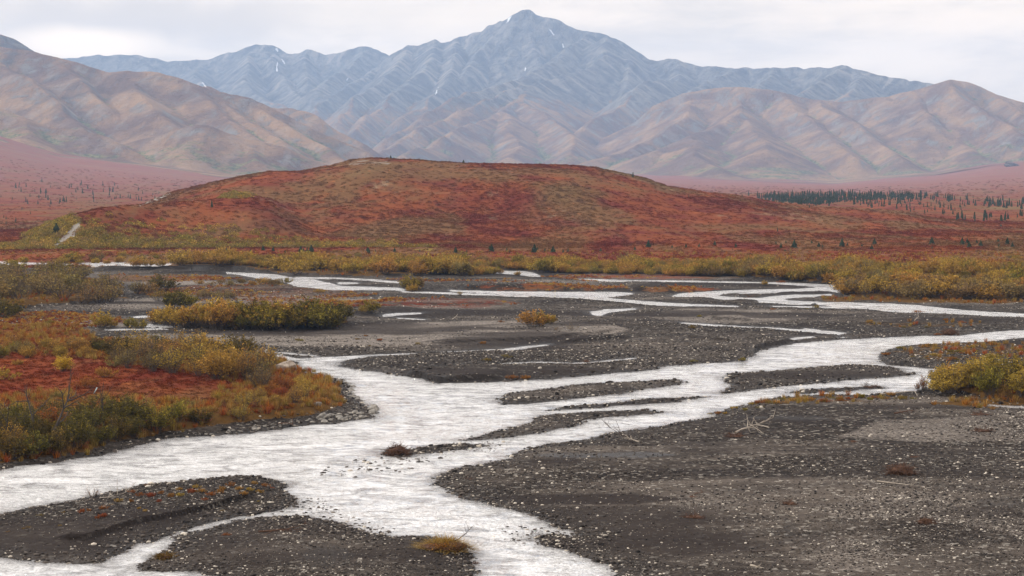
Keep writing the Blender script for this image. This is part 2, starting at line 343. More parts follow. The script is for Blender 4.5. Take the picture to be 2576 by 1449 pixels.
M_boulder, t, b = newmat('pale_boulder', 0.85, 0.3); P = POS(t)
t.links.new(MIX(t, SSTEP(t, NOISE(t, P, 3, 5, 0.7), 0.35, 0.65), (0.17, 0.13, 0.10), (0.40, 0.34, 0.28)), b.inputs['Base Color']); t.links.new(BUMP(t, NOISE(t, P, 4, 4, 0.7), 0.1), b.inputs['Normal'])
M_stone, t, b = newmat('gravel_stone', 0.85, 0.08); a = ATTR(t, 'v')
c = MIX(t, SSTEP(t, a.outputs['Fac'], 0.0, 0.80), (0.012, 0.010, 0.009), (0.085, 0.071, 0.061)); c = MIX(t, SSTEP(t, a.outputs['Fac'], 0.84, 1.0), c, (0.50, 0.45, 0.38))
t.links.new(c, b.inputs['Base Color'])
M_snow, t, b = newmat('old_snow', 0.6); b.inputs['Base Color'].default_value = (0.50, 0.52, 0.55, 1)
# dwarf shrubs: same colours as the tundra beneath them
M_dwarf, t, b = newmat('dwarf_shrub_leaves', 0.95, 0.03); a = ATTR(t, 'v')
hs = t.nodes.new('ShaderNodeHueSaturation'); t.links.new(TUNDRA(t), hs.inputs['Color'])
t.links.new(MATH(t, 'ADD', 0.35, MATH(t, 'MULTIPLY', a.outputs['Fac'], 1.3)), hs.inputs['Value']); t.links.new(hs.outputs[0], b.inputs['Base Color'])

# ================================================================== TERRAIN
exec_marks = None
# ---- traced water and bars -------------------------------------------------
RIVER = [(-220,1225),(0,1183),(60,1172),(110,1167),(167,1156),(250,1144),(283,1133),(367,1113),(400,1106),(500,1098),(533,1099),(633,1089),(717,1078),(783,1069),(833,1067),(895,1058),(939,1053),(942,1039),(949,1029),(925,1018),(902,1006),(882,993),(880,965),(850,951),(800,941),(770,935),(743,925),(744,912),(700,903),(657,890),(700,891),(760,901),(859,896),(930,893),(1092,887),(1092,889),(930,898),(859,908),(848,912),(859,921),(920,932),(969,940),(1005,945),(1065,953),(1105,966),(1119,960),(1142,965),(1242,961),(1359,955),(1425,950),(1492,945),(1559,936),(1642,930),(1675,921),(1717,919),(1817,913),(1884,908),(1897,896),(1907,883),(1934,876),(2000,865),(2050,860),(2150,853),(2250,848),(2350,845),(2417,843),(2484,836),(2534,832),(2576,829),(2860,808),(2860,836),(2650,845),(2576,850),(2517,856),(2450,861),(2350,865),(2267,871),(2234,883),(2214,896),(2210,910),(2250,920),(2300,923),(2350,928),(2384,932),(2420,945),(2380,962),(2340,975),(2314,983),(2217,991),(2144,993),(2050,994),(1950,1003),(1877,1016),(1850,1028),(1784,1038),(1790,1046),(1767,1054),(1717,1063),(1659,1073),(1592,1083),(1525,1094),(1475,1106),(1425,1111),(1359,1119),(1335,1129),(1299,1146),(1305,1152),(1292,1158),(1242,1163),(1175,1179),(1109,1198),(1079,1221),(1109,1236),(1159,1249),(1192,1259),(1259,1276),(1325,1294),(1369,1309),(1405,1324),(1442,1334),(1479,1348),(1440,1352),(1390,1345),(1335,1349),(1369,1364),(1442,1389),(1492,1403),(1542,1423),(1565,1449),(1600,1540),(1650,1640),(-220,1640)]
BARS = [
 [(-220,1345),(0,1293),(67,1276),(150,1263),(233,1249),(317,1233),(367,1223),(467,1213),(567,1204),(633,1204),(693,1211),(725,1219),(713,1233),(740,1249),(757,1270),(700,1286),(600,1298),(567,1306),(517,1319),(433,1339),(367,1363),(317,1386),(283,1403),(263,1423),(200,1418),(133,1414),(67,1408),(0,1399),(-220,1385)],
 [(353,1423),(383,1403),(417,1383),(450,1353),(533,1326),(583,1309),(667,1303),(717,1299),(767,1298),(800,1306),(859,1322),(909,1332),(942,1344),(992,1346),(1059,1346),(1130,1355),(1175,1375),(1187,1409),(1192,1449),(1200,1640),(420,1640),(540,1460),(500,1443),(360,1436)],
 [(1257,1007),(1275,993),(1292,989),(1359,979),(1459,968),(1550,962),(1640,957),(1700,956),(1722,961),(1710,968),(1625,979),(1575,988),(1492,999),(1392,1009),(1325,1016),(1275,1016)],
 [(1817,953),(1844,941),(1917,935),(2017,926),(2150,917),(2217,921),(2267,928),(2297,941),(2250,948),(2150,956),(2050,965),(1950,974),(1867,986),(1820,992),(1830,979),(1827,968)],
 [(1974,988),(2017,980),(2084,976),(2217,972),(2230,976),(2150,982),(2017,991)],
 [(1372,1033),(1425,1023),(1525,1015),(1625,1005),(1717,1000),(1784,998),(1717,1009),(1659,1014),(1559,1020),(1459,1029)],
 [(1165,1108),(1209,1098),(1259,1086),(1332,1063),(1359,1046),(1425,1041),(1525,1036),(1625,1032),(1675,1037),(1642,1044),(1525,1049),(1475,1056),(1459,1073),(1392,1083),(1292,1096),(1225,1105)],
 [(965,1144),(985,1130),(1039,1133),(1092,1122),(1159,1117),(1215,1122),(1159,1129),(1075,1139),(1009,1148)],
]
STROKES = [
 [(480,685,1),(560,686,2),(600,688,2.5),(650,694,6),(700,699,7),(750,711,10),(800,716,10),(859,726,6),(1005,728,3.5),(1019,730,1)],
 [(740,699,2),(859,701,2),(940,705,2),(1005,711,2),(1020,713,.7)],
 [(850,713,2.5),(890,713,2),(900,713,.7)],
 [(1010,735,2),(1100,738,2.5),(1200,742,3),(1325,747,1.5)],
 [(1130,731,1.5),(1259,737,3.5),(1392,742,7),(1450,743,8),(1492,743,8),(1540,741,6),(1592,739,1.5)],
 [(1470,748,4),(1559,756,3),(1659,765,4),(1717,768,3.5),(1800,770,2.5),(1857,771,1)],
 [(1459,703,1),(1559,708,3),(1717,709,2.5),(1850,711,2),(1924,712,1.5),(2003,715,2.5),(2050,718,3.5),(2100,723,6),(2160,731,7)],
 [(1692,745,1.5),(1717,743,5),(1784,741,7),(1817,736,4),(1917,732,3),(2010,730,3),(2084,727,5),(2117,729,8),(2165,733,5)],
 [(1784,745,3),(1810,749,3.5),(1867,753,4),(1904,755,5),(1984,761,5),(2050,763,3.5),(2150,768,6),(2250,775,10),(2317,778,9),(2384,783,6),(2484,790,5),(2576,794,4.5),(2860,804,5)],
 [(1895,755,3),(1950,750,5),(2000,746,4.5),(2050,745,3),(2090,742,1.5)],
 [(1865,740,1),(1934,737,2),(1960,735,1)],
 [(1940,771,1),(2050,773,1.6),(2184,776,2)],
 [(1485,786,2),(1505,790,7),(1525,783,4),(1599,777,1.5)],
 [(1717,813,1.2),(1784,818,1.8),(1884,824,2),(1960,827,2),(2000,831,2.2),(2050,834,3),(2100,838,3.5),(2133,844,5),(2110,849,2.5)],
 [(1980,855,1),(2010,851,2.5),(2050,848,1.5)],[(2020,828,2),(2060,832,2)],
 [(1090,888,1.5),(1225,882,1.6),(1285,880,3),(1325,873,2.2),(1380,867,1)],
 [(1030,931,.9),(1142,924,1.7),(1259,916,1.2),(1359,912,2.4),(1442,915,1),(1509,910,1.4),(1600,902,1.5)],
 [(960,795,3),(1000,791,2.5),(1060,788,1)],[(1000,801,1),(1069,805,1.2)],
 [(1179,681,1.5),(1239,684,2.5),(1309,687,5),(1339,691,6),(1362,696,2)],
 [(-200,662,5),(0,663,4.5),(40,664,4),(133,666,3),(183,666,2)],
 [(200,664,2),(267,664,4),(333,665,5),(400,668,4),(455,665,2)],
 [(230,670,1.5),(330,673,2.2),(450,675,1.5)],
 [(330,799,1.5),(350,798,3),(385,797,3)],[(365,819,3),(420,821,4),(440,822,1)],[(262,831,1.5),(373,829,3),(420,829,1)],
 [(235,865,1.5),(270,866,1.5)],[(420,871,1),(500,874,1.5),(567,878,2),(667,889,3),(690,891,3)],
 [(2480,1020,2.5),(2530,1024,2.2),(2640,1026,2.5)],
 [(640,882,1),(740,891,1.6),(800,896,1.5)],
]
LEFTBANK = [(-220,815),(0,830),(60,836),(150,832),(235,846),(270,862),(420,880),(560,886),(650,892),(700,905),(740,912),(742,930),(775,940),(830,955),(870,975),(875,1000),(890,1020),(860,1040),(800,1056),(700,1068),(600,1078),(520,1088),(440,1096),(350,1110),(280,1128),(240,1142),(165,1152),(100,1162),(0,1176),(-220,1215)]
TERR = [ # raised vegetated islets
 ([(385,812),(480,800),(600,795),(760,798),(860,808),(905,822),(860,830),(700,838),(600,838),(450,832)], 0.45),
 ([(-220,690),(0,700),(170,698),(250,712),(335,748),(300,762),(220,772),(110,780),(0,792),(-220,800)], 0.5),
 ([(2075,752),(2120,745),(2110,735),(2000,708),(1890,706),(1800,690),(1790,650),(2860,640),(2860,770),(2576,758),(2400,758),(2200,754)], 0.35),
 ([(2340,990),(2400,955),(2500,945),(2860,930),(2860,1010),(2576,1020),(2450,1012)], 0.4),
 ([(-220,638),(2860,638),(2860,668),(1900,680),(1340,676),(1180,694),(900,702),(700,692),(600,684),(450,680),(300,656),(-220,650)], 0.2),
]
SCARPS = [ # traced cut banks: left to right, land rises beyond them
 ([(117,1368),(210,1373),(283,1349),(333,1329),(433,1309),(533,1283),(633,1249),(667,1236)], 0.20, 12),
 ([(1005,944),(1065,952),(1105,964),(1200,961),(1280,958)], 0.35, 10),
 ([(1040,876),(1140,872),(1250,866),(1400,858),(1500,850),(1580,838)], 0.22, 10),
 ([(860,778),(1000,776),(1150,774),(1300,773)], 0.35, 12),
 ([(1120,730),(1250,731),(1400,732),(1450,734)], 0.45, 14),
 ([(200,681),(400,683),(600,686),(680,690)], 0.5, 14),
 ([(350,690),(620,691)], 0.4, 12),
 ([(1590,735),(1700,738)], 0.4, 12),
 ([(1895,898),(1905,882),(1935,873),(2000,862)], 0.35, 10),
 ([(1830,760),(1950,764),(2050,768),(2150,772)], 0.30, 8),
 ([(1780,808),(1900,815)], 0.25, 8),
 ([(590,836),(700,838),(770,832),(860,826)], 0.4, 14),
 ([(1400,868),(1500,862),(1600,856)], 0.2, 8),
 ([(2380,775),(2450,782)], 0.3, 8),([(2213,905),(2250,921),(2300,924)], 0.35, 8),
 ([(1717,855),(1850,866)],0.18,6),
]
dyv = np.arange(1075, 176, -1.6); rn = F * CAMH / dyv
th1 = np.arange(-1580, 1581, 3.2) / F
G = Polar(th1, rn); SURF.append(G)
X, Y = G.X, G.Y
wob = fbm(X * 0.35, Y * 0.35, 4, 3) * 0.6 + fbm(X * 1.6, Y * 1.6, 3, 9) * 0.22
far_ = np.clip((G.R - 150) / 120, 0, 1)
water = sdf_flat(X, Y, RIVER, 30) + wob * 1.0
bar = np.full(X.shape, -99.0)
for p in BARS: bar = np.maximum(bar, sdf_flat(X, Y, p, 20))
water = np.minimum(water, -(bar + wob * 0.9))
for s_ in STROKES: water = np.maximum(water, sdf_flat(X, Y, stroke(s_), 14) + wob * 0.45)
d = -water
lb = sdf_flat(X, Y, LEFTBANK, 30)
Z = np.where(d > 0, 0.015 + 0.26 * (1 - np.exp(-np.maximum(d, 0) / 2.2)), -0.35 * (1 - np.exp(np.minimum(d, 0) / 1.2)))
und = fbm(X * 0.06, Y * 0.06, 3, 21) * 0.16 + fbm(X * 0.3, Y * 0.3, 3, 22) * 0.06 + fbm(X * 1.8, Y * 1.8, 3, 25) * 0.035
landm = sst(d, 0.0, 2.5)
Z += und * landm + fbm(X * 1.2, Y * 1.2, 3, 31) * 0.05 * (d > -0.6) * (1 - landm)
Z += 0.55 * sst(lb + fbm(X * .8, Y * .8, 3, 5) * 0.5, 0, 2.2) * sst(d, -.2, 1.0) * (0.8 + 0.5 * fbm(X * 0.15, Y * 0.15, 3, 44)) + 0.25 * sst(lb, 3, 14)
terr = np.zeros(X.shape)
for p, h_ in TERR:
    s_ = sst(sdf_flat(X, Y, p, 20, -20) + fbm(X * .5, Y * .5, 3, 6) * 1.2, 0, 1.2); terr = np.maximum(terr, s_ * h_ * sst(d, 0, 1.2))
Z += terr
scarp_shade_m = np.zeros(X.shape)  # mask of the shade painted on the cut bank faces
for pl, h_, L_ in SCARPS:
    P_ = [tuple(map(float, flat(a, b_))) for a, b_ in pl]
    xs = [p[0] for p in P_]; x0, x1 = min(xs), max(xs)
    yl = np.interp(X, xs, [p[1] for p in P_]) + fbm(X * 0.7, X * 0 + 3.3, 3, 12) * 0.5
    s_ = Y - yl; m = (X > x0) & (X < x1) & (s_ > -3) & (s_ < 45)
    tp = sst(X, x0, x0 + (x1 - x0) * .15) * (1 - sst(X, x1 - (x1 - x0) * .15, x1))
    wd = np.maximum(0.12, G.R ** 2 / (F * CAMH) * 1.2)
    add = h_ * sst(s_, 0, wd) * np.exp(-np.maximum(s_, 0) / L_) * tp * m * (d > -0.1)
    Z += add; scarp_shade_m = np.maximum(scarp_shade_m, .8 * m * tp * np.exp(-((s_ - wd * .45) / (wd * 0.75)) ** 2) * (d > -0.1))
# ---- zones of the valley floor
PX, PY = topix(X, Y, Z); jx = PX + fbm(X * 0.25, Y * 0.25, 3, 61) * 22; jy = PY + fbm(X * 0.25, Y * 0.25, 3, 62) * 5
def zone(polys):
    m = np.zeros(X.shape)
    for pw in polys:
        w_ = 1.0
        if isinstance(pw, tuple): pw, w_ = pw
        m = np.maximum(m, inpoly(jx, jy, pw) * w_)
    k_ = m.copy()                                   # soften
    for _ in range(2):
        k_ = (k_ + np.roll(k_, 1, 0) + np.roll(k_, -1, 0) + np.roll(k_, 1, 1) + np.roll(k_, -1, 1)) / 5
    return k_
def box(x0, y0, x1, y1): return [(x0, y0), (x1, y0), (x1, y1), (x0, y1)]
def lens(x0, x1, y, h_): return [(x0, y), ((x0 * 3 + x1) / 4, y - h_), ((x0 + x1) / 2, y - h_ * 1.1), ((x0 + 3 * x1) / 4, y - h_), (x1, y), ((x0 + 3 * x1) / 4, y + h_), ((x0 + x1) / 2, y + h_), ((x0 * 3 + x1) / 4, y + h_)]
pale = zone([([(280,850),(400,838),(560,838),(760,838),(900,818),(1050,812),(1250,809),(1400,809),(1540,815),(1580,830),(1540,841),(1400,850),(1250,862),(1000,870),(850,872),(700,870),(500,865),(380,860)], 0.62),
 (lens(1640,2035,802,9), .6),(lens(1650,2000,782,6), .5),([(2100,1100),(2217,1056),(2576,1040),(2860,1030),(2860,1120),(2576,1113),(2350,1112)], .45),
 ([(2067,1283),(2150,1243),(2350,1236),(2484,1283),(2576,1309),(2860,1340),(2860,1420),(2480,1330),(2284,1300),(2117,1305)], .38),
 (lens(1690,1900,1270,14), .3),(lens(2020,2270,1400,36), .28),(lens(300,1000,755,12), .55),(lens(320,640,712,5), .75),(lens(0,300,690,6), .3),(lens(0,420,815,8), .7),(lens(250,560,768,14), .4),
 (lens(850,1350,765,8), .45),(lens(1359,1900,696,6), .45),(lens(2100,2600,763,3), .35),(lens(1300,1700,672,2),.5),(lens(1150,1600,706,3),.4)])
veg = zone([([(-220,778),(0,788),(140,782),(260,790),(330,812),(200,828),(0,832),(-220,830)], .52),(lens(200,640,700,8), .62),(lens(330,960,738,22), .5),(lens(560,980,765,10), .55),
 (lens(850,1330,762,12), .56),(lens(1110,1600,723,9), .72),(lens(1580,1830,727,7), .72),(lens(1340,1900,697,8), .62),(lens(900,1180,706,4), .5),(lens(1130,1340,706,3), .5)])
veg = np.maximum(veg, sst(lb, 0.6, 2.5) * 0.95)
veg = np.maximum(veg, sst(G.R, 292, 305) * 0.95)
inner = zone([([(0,885),(250,905),(380,925),(560,950),(555,985),(480,1010),(300,1000),(120,985),(0,1000),(-220,1000),(-220,880)], 1.0)])
moss = zone([(lens(2240,2700,885,22), .5),(lens(1850,2250,1005,12), .42),(lens(2150,2500,815,8), .45),(lens(300,720,1225,16), .25),(lens(0,250,1285,16), .25),(lens(2330,2860,1012,12), .75),
 ([(2070,756),(2200,758),(2576,764),(2576,752),(2200,748),(2080,744)], .8)])
moss = np.maximum(moss, np.clip(terr * 3, 0, .85)); moss = np.maximum(moss, sst(lb, 0, .8) * .9)
veg = np.where((terr > 0.1) & (G.R < 285), veg * .4, veg)
veg = np.where((lb > 0.5) & (inner < .3), veg * 0.55, veg)
sand = zone([(lens(1150,1760,1256,13), .95),(lens(1300,1500,1158,7), .95),([(117,1366),(283,1345),(300,1330),(200,1340),(150,1352)], 1.0),(lens(1200,1600,940,6), .7),(lens(1010,1320,935,7), .8),
 (lens(2350,2576,1290,16), .6),(lens(1840,2100,1055,6), .7),(lens(2150,2480,1022,9), .7),(lens(960,1500,788,6), .7),(lens(1480,1800,1282,8), .6),(lens(1990,2080,843,3), 1.0),(lens(500,760,1400,14), .45),(lens(2100,2576,1190,14), .35)])
rr_ = fbm(X * 0.05, Y * 0.12, 4, 77)
sand = np.maximum(sand, sst(rr_, 0.16, 0.34) * .8 * (veg < .3))
wet = np.clip(np.exp(-np.maximum(d, 0) / 0.8) * (lb < 0.3), 0, 1); wet = np.maximum(wet, zone([(lens(1310,1720,1143,7), .9),(lens(1850,2110,1050,5), .6),(lens(2440,2620,1262,12), .5),(lens(690,800,1265,12), .6),(lens(760,900,1400,25), .45),(lens(1960,2000,1330,20), .4)]))
pale = pale * (1 - sst(veg, .55, .8) * .6) * (0.8 + 0.5 * fbm(X * .4, Y * .8, 3, 5)); pale = np.clip(pale * 1.55 + 0.20 * fbm(X * .04, Y * .1, 4, 8), 0, 1)
edge = sst(G.R, 355, 371); Z = Z * (1 - edge) + 0.3 * edge
G.Z = Z
gr_o = G.make('ground', M_ground, {'zone': np.stack([veg, pale, wet], -1).reshape(-1, 3), 'zone2': np.stack([moss, scarp_shade_m, sand], -1).reshape(-1, 3)})
G.d = d; G.veg = veg; G.lb = lb
def gsample(A, x, y):
    j = np.clip(np.rint(np.interp(np.arctan2(x, y), G.th, np.arange(len(G.th)))).astype(int), 0, len(G.th) - 1)
    i = np.clip(np.rint(np.interp(np.hypot(x, y), G.r, np.arange(len(G.r)))).astype(int), 0, len(G.r) - 1)
    return A[i, j]
# ---- water sheet (really waved)
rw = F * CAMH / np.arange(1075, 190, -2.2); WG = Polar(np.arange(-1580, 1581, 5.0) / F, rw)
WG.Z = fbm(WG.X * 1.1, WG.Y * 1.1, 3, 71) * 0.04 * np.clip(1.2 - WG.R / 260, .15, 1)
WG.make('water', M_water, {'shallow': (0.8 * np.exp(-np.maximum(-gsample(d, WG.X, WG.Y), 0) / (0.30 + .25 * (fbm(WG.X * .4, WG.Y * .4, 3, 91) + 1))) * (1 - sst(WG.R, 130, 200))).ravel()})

# ---- tundra plain beyond the river
rp = np.geomspace(362, 4300, 420); TP = Polar(np.arange(-1640, 1641, 11.0) / F, rp); SURF.append(TP)
pxs = np.array([-400, 0, 150, 350, 560, 900, 1300, 1700, 2100, 2350, 2500, 2576, 2900]); bys = np.array([330, 347, 390, 412, 440, 448, 448, 448, 464, 442, 418, 411, 390])
rB = np.where(TP.PX < 900, 2700.0, 3300.0); rB = 2700 + 600 * sst(TP.PX, 700, 1300)
by = np.interp(TP.PX, pxs, bys); zB = np.maximum(CAMH + (HOR - by) / F * rB, 0.8)
def plainf(Rr, PXr):
    rB_ = 2700 + 600 * sst(PXr, 700, 1300); zB_ = np.maximum(CAMH + (HOR - np.interp(PXr, pxs, bys)) / F * rB_, 0.8)
    t_ = np.clip((Rr - 900) / (rB_ - 900), 0, 1); return 0.6 + (zB_ - .6) * t_ ** 1.9 + np.clip(Rr - rB_, 0, 1e9) * 0.012
TP.Z = plainf(TP.R, TP.PX) - .3 * (1 - sst(TP.R, 500, 700)) + fbm(TP.X * 0.008, TP.Y * 0.008, 4, 13) * 1.6 * sst(TP.R, 370, 800) * np.clip(TP.R / 1500, .3, 1.5)
# knoll carrying the far spruce wood
kpx = np.array([1500, 1750, 1880, 2000, 2200, 2350, 2480, 2576, 2800]); kpy = np.array([520, 505, 494, 488, 487, 489, 500, 512, 530])
ky = np.interp(TP.PX, kpx, kpy); rk_ = 1150.0; kz = np.maximum(CAMH + (HOR - ky) / F * rk_, 0) + 0.0
kprof = np.where(TP.R < rk_, sst(TP.R, 560, rk_) , 1 - sst(TP.R, rk_, 1500))
TP.Z = TP.Z + np.clip(kz - 0.6, 0, 99) * kprof * sst(TP.PX, 1500, 1900) + fbm(TP.X * 0.02, TP.Y * 0.02, 3, 15) * 1.2 * kprof * sst(TP.PX, 1500, 1900)
gz = np.zeros(TP.X.shape); upl = sst(TP.R, 1300, 2400); gz = 0.24 * upl + 0.16 * sst(TP.R, 900, 1100) * (TP.PX < 800) - 0.1 * (TP.PX > 1500)
TP.make('tundra_plain', M_hill, {'zone': np.stack([0 * gz, 0 * gz, gz], -1).reshape(-1, 3)})

# ---- the red hill
HG = Polar(np.arange(-1420, 1500, 3.6) / F, np.linspace(356, 860, 330)); SURF.append(HG)
cx_ = np.array([-300, 60, 200, 300, 385, 430, 500, 600, 680, 760, 830, 880, 930, 980, 1040, 1100, 1165, 1250, 1350, 1450, 1500, 1530, 1580, 1620, 1680, 1780, 1850, 1900, 1967, 2050, 2150, 2284, 2334, 2417, 2484, 2560, 2700])
cy_ = np.array([590, 585, 570, 545, 502, 483, 466, 443, 430, 428, 415, 402, 396, 398, 400, 405, 409, 410, 412, 415, 420, 427, 437, 447, 467, 483, 490, 499, 512, 520, 525, 536, 546, 555, 566, 575, 590])
PXa = 1288 + F * np.tan(HG.TH); wig = fbm(HG.X * 0.06, HG.X * 0 + 1, 3, 91) * 1.5
rc = 600 + fbm(HG.TH * 6, HG.TH * 0, 2, 4) * 25
slope_c = np.interp(PXa, cx_, [float(ang(a, b_)[1]) for a, b_ in zip(cx_, cy_)])
zc = CAMH + slope_c * rc
rb = np.interp(PXa, [-200, 0, 300, 900, 1500, 2000, 2500], [380, 380, 372, 375, 385, 400, 430])
u = np.clip((HG.R - rb) / (rc - rb), 0, 1)
prof = 0.55 * u * u * (3 - 2 * u) + 0.45 * np.sin(u * math.pi / 2) ** 2.2
main = zc * np.where(HG.R < rc, prof, np.cos(np.clip((HG.R - rc) / 240, 0, 1) * math.pi / 2) ** 1.3)
# nearer knoll at the left end
kx = np.array([-60, 10, 33, 83, 133, 200, 250, 333, 433, 533, 583, 627, 683, 750, 833, 900]); kyy = np.array([628, 626, 621, 590, 566, 535, 522, 515, 511, 503, 494, 489, 504, 545, 597, 625])
r2 = np.interp(PXa, [0, 200, 600, 900], [398, 405, 450, 450]); zk = CAMH + np.interp(PXa, kx, [float(ang(a, b_)[1]) for a, b_ in zip(kx, kyy)]) * r2
rb2 = np.interp(PXa, [0, 200, 600, 900], [368, 370, 372, 385]); u2 = np.clip((HG.R - rb2) / (r2 - rb2), 0, 1)
kn = np.maximum(zk, 0) * np.where(HG.R < r2, 0.5 * u2 + 0.5 * np.sin(u2 * math.pi / 2) ** 1.6, np.cos(np.clip((HG.R - r2) / 110, 0, 1) * math.pi / 2) ** 1.4)
kn = kn * (PXa > -60) * (PXa < 900)
Zh = np.log(np.exp(main / 0.8) + np.exp(kn / 0.8)) * 0.8 - 0.55
bulge = fbm(HG.X * 0.013, HG.Y * 0.013, 4, 33) * 2.4 * np.sin(np.clip(u, 0, 1) * math.pi) * sst(main, 1, 8)
rill = fbm(HG.X * 0.05, HG.Y * 0.02, 4, 35) * 0.9 * sst(main, 0.5, 5) * np.sin(np.clip(u, 0, 1) * math.pi) + fbm(HG.X * .25, HG.Y * .25, 3, 36) * 0.28
HG.Z = Zh + bulge + rill + sst(Zh, -.5, .6) * 0.35
hw = np.clip(Zh, 0, 99)
PYh = topix(HG.X, HG.Y, HG.Z)[1]
jhx = PXa + fbm(HG.X * .06, HG.Y * .06, 4, 55) * 40; jhy = PYh + fbm(HG.X * .06, HG.Y * .06, 4, 56) * 14
wz = inpoly(jhx, jhy, [(40,625),(90,588),(140,562),(195,545),(215,575),(330,600),(420,612),(560,618),(800,620),(1100,628),(1100,650),(0,650)]) * .75
wz = np.maximum(wz, inpoly(jhx, jhy, [(560,492),(590,486),(630,487),(630,494),(560,500)]) * .8)
wz = np.maximum(wz, sst(HG.R, 420, 372) * .25 * (PXa < 1000))
sc_ = inpoly(PXa + fbm(HG.X * .3, HG.Y * .3, 3, 5) * 8, PYh, [(130,624),(150,600),(185,565),(203,556),(200,580),(190,598),(165,612),(140,628)]) * 1.0
sc_ = np.maximum(sc_, inpoly(jhx, jhy, [(880,410),(900,400),(950,396),(985,402),(950,412),(900,416)]) * .5)
sc_ = np.maximum(sc_, inpoly(PXa, PYh, [(345,514),(385,500),(430,484),(432,489),(390,507),(352,518)]) * .9)
HG.make('hill', M_hill, {'zone': np.stack([wz, sc_, 0 * wz], -1).reshape(-1, 3)})

# ---- mountains
def vblur(A):
    B = np.pad(A, 1, mode='edge'); return (A * 4 + B[:-2, 1:-1] + B[2:, 1:-1] + B[1:-1, :-2] + B[1:-1, 2:]) / 8
def PAD4(A):
    B = np.pad(A, 4, mode='edge'); return (B[:-8, 4:-4] + B[8:, 4:-4] + B[4:-4, :-8] + B[4:-4, 8:]) / 4
def mountain(name, th0, th1_, dth, rs, ridges, seed, rockline, gamp=15.0, jag=3.0, rockamt=0.0):
    g = Polar(np.arange(th0, th1_, dth) / F, rs); X, Y = g.X, g.Y
    X0, Y0 = X, Y; X = X0 + fbm(X0 / 210, Y0 / 210, 4, seed + 20) * 30; Y = Y0 + fbm(X0 / 210, Y0 / 210, 4, seed + 40) * 45
    best = np.full(X.shape, -60.0); dist = np.full(X.shape, 900.0); strk = np.zeros(X.shape)
    for k_, (pts, kk) in enumerate(ridges):
        W_ = np.array([at(*p) for p in pts]); Lc = np.r_[0, np.cumsum(np.hypot(*np.diff(W_[:, :2], axis=0).T))]
        bd = np.full(X.shape, 1e18); bz = np.zeros(X.shape); bt = np.zeros(X.shape)
        for i in range(len(W_) - 1):
            ax, ay, az = W_[i]; bx, by_, bz_ = W_[i + 1]; vx, vy = bx - ax, by_ - ay
            t_ = np.clip(((X - ax) * vx + (Y - ay) * vy) / (vx * vx + vy * vy + 1e-9), 0, 1)
            dd = (X - ax - t_ * vx) ** 2 + (Y - ay - t_ * vy) ** 2; m = dd < bd
            bd = np.where(m, dd, bd); bz = np.where(m, az + t_ * (bz_ - az), bz); bt = np.where(m, Lc[i] + t_ * (Lc[i + 1] - Lc[i]), bt)
        D = np.sqrt(bd); w_ = 5.0; De = np.sqrt(D * D + w_ * w_) - w_
        hh = np.maximum(bz - 2.0, 4.0)
        wp = bt + fbm(X * 0.006, Y * 0.006, 3, seed + k_) * 50
        gsc = 130.0 * (0.6 + 0.9 * vnoise(bt / 300.0, De / 900.0 + k_, seed + 3)); gul = np.abs(fbm(wp / 120.0 + k_ * 9.1 + fbm(De / 150.0, bt / 200.0, 2, 4) * .35, De / 500.0 + 3, 4, seed + 5)) * -2.2 + 0.55
        gul2 = fbm(wp / 26.0 + k_ * 5.1, De / 260.0, 2, seed + 6) * 0.28
        a_ = gamp * (1 - np.exp(-De / 90.0)) * np.exp(-De / 700.0) * np.clip(hh / 150, .15, 1.3)
        kx_ = kk * 1.5 * De / hh; z = 2.0 + hh * np.clip(1 - kx_ / 1.55, 0, 1) ** 1.35 * 0.93 + hh * 0.07 * np.exp(-kx_ * 2) + (gul + gul2) * a_ + fbm(wp / 40.0, De * 0, 3, seed + 8) * jag * np.exp(-De / 40)
        stv = fbm(wp / 22.0 + k_ * 3.3 + fbm(De / 60.0, bt / 60.0, 3, 14) * 1.2, De / 160.0, 4, seed + 12) * (0.4 + 1.2 * vnoise(X / 160, Y / 160, 31)); strk = np.where(z > best, stv, strk); best = np.maximum(best, z); dist = np.minimum(dist, D)
    Z = vblur(best) + fbm(X * 0.02, Y * 0.02, 4, seed + 9) * 3.0 * sst(best, 5, 80) + fbm(X * 0.004, Y * 0.004, 3, seed + 10) * 5.0 * sst(best, 5, 60) * sst(dist, 30, 200) - sst(best, 14, 3) * 6
    pf = plainf(g.R, g.PX) + fbm(X * 0.004, Y * 0.004, 4, 5) * 2; Z = np.log(np.exp(np.clip(Z - pf, -60, 60) / 3.0) + 1) * 3.0 * (Z - pf < 55) + (Z - pf) * (Z - pf >= 55) + pf
    g.Z = Z; SURF.append(g)
    gx = np.gradient(Z, axis=0) / np.maximum(np.gradient(g.R, axis=0), 1); gy = np.gradient(Z, axis=1) / (g.R * dth / F)
    sl_ = np.hypot(gx, gy)
    lap = vblur(vblur(vblur(Z))) ; lap = PAD4(lap) - lap
    green_ = np.clip(sst(lap, 0.4, 4) * .5 * (1 - sst(Z, rockline * .6, rockline)) + .46 * (1 - sst(Z - pf, 10, 110)), 0, 1)
    rock_ = np.clip(sst(Z, rockline * .5, rockline) * .9 + sst(sl_, .38, .7) * .45 + rockamt, 0, 1)
    g.make(name, M_mtn, {'zone': np.stack([green_, rock_, np.clip(strk * .5 + .5, 0, 1)], -1).reshape(-1, 3)})
    return g
def R_(pts, r0, r1=None):
    n = len(pts) - 1; r1 = r0 if r1 is None else r1
    return [(p[0], p[1], r0 + (r1 - r0) * i / n) for i, p in enumerate(pts)]
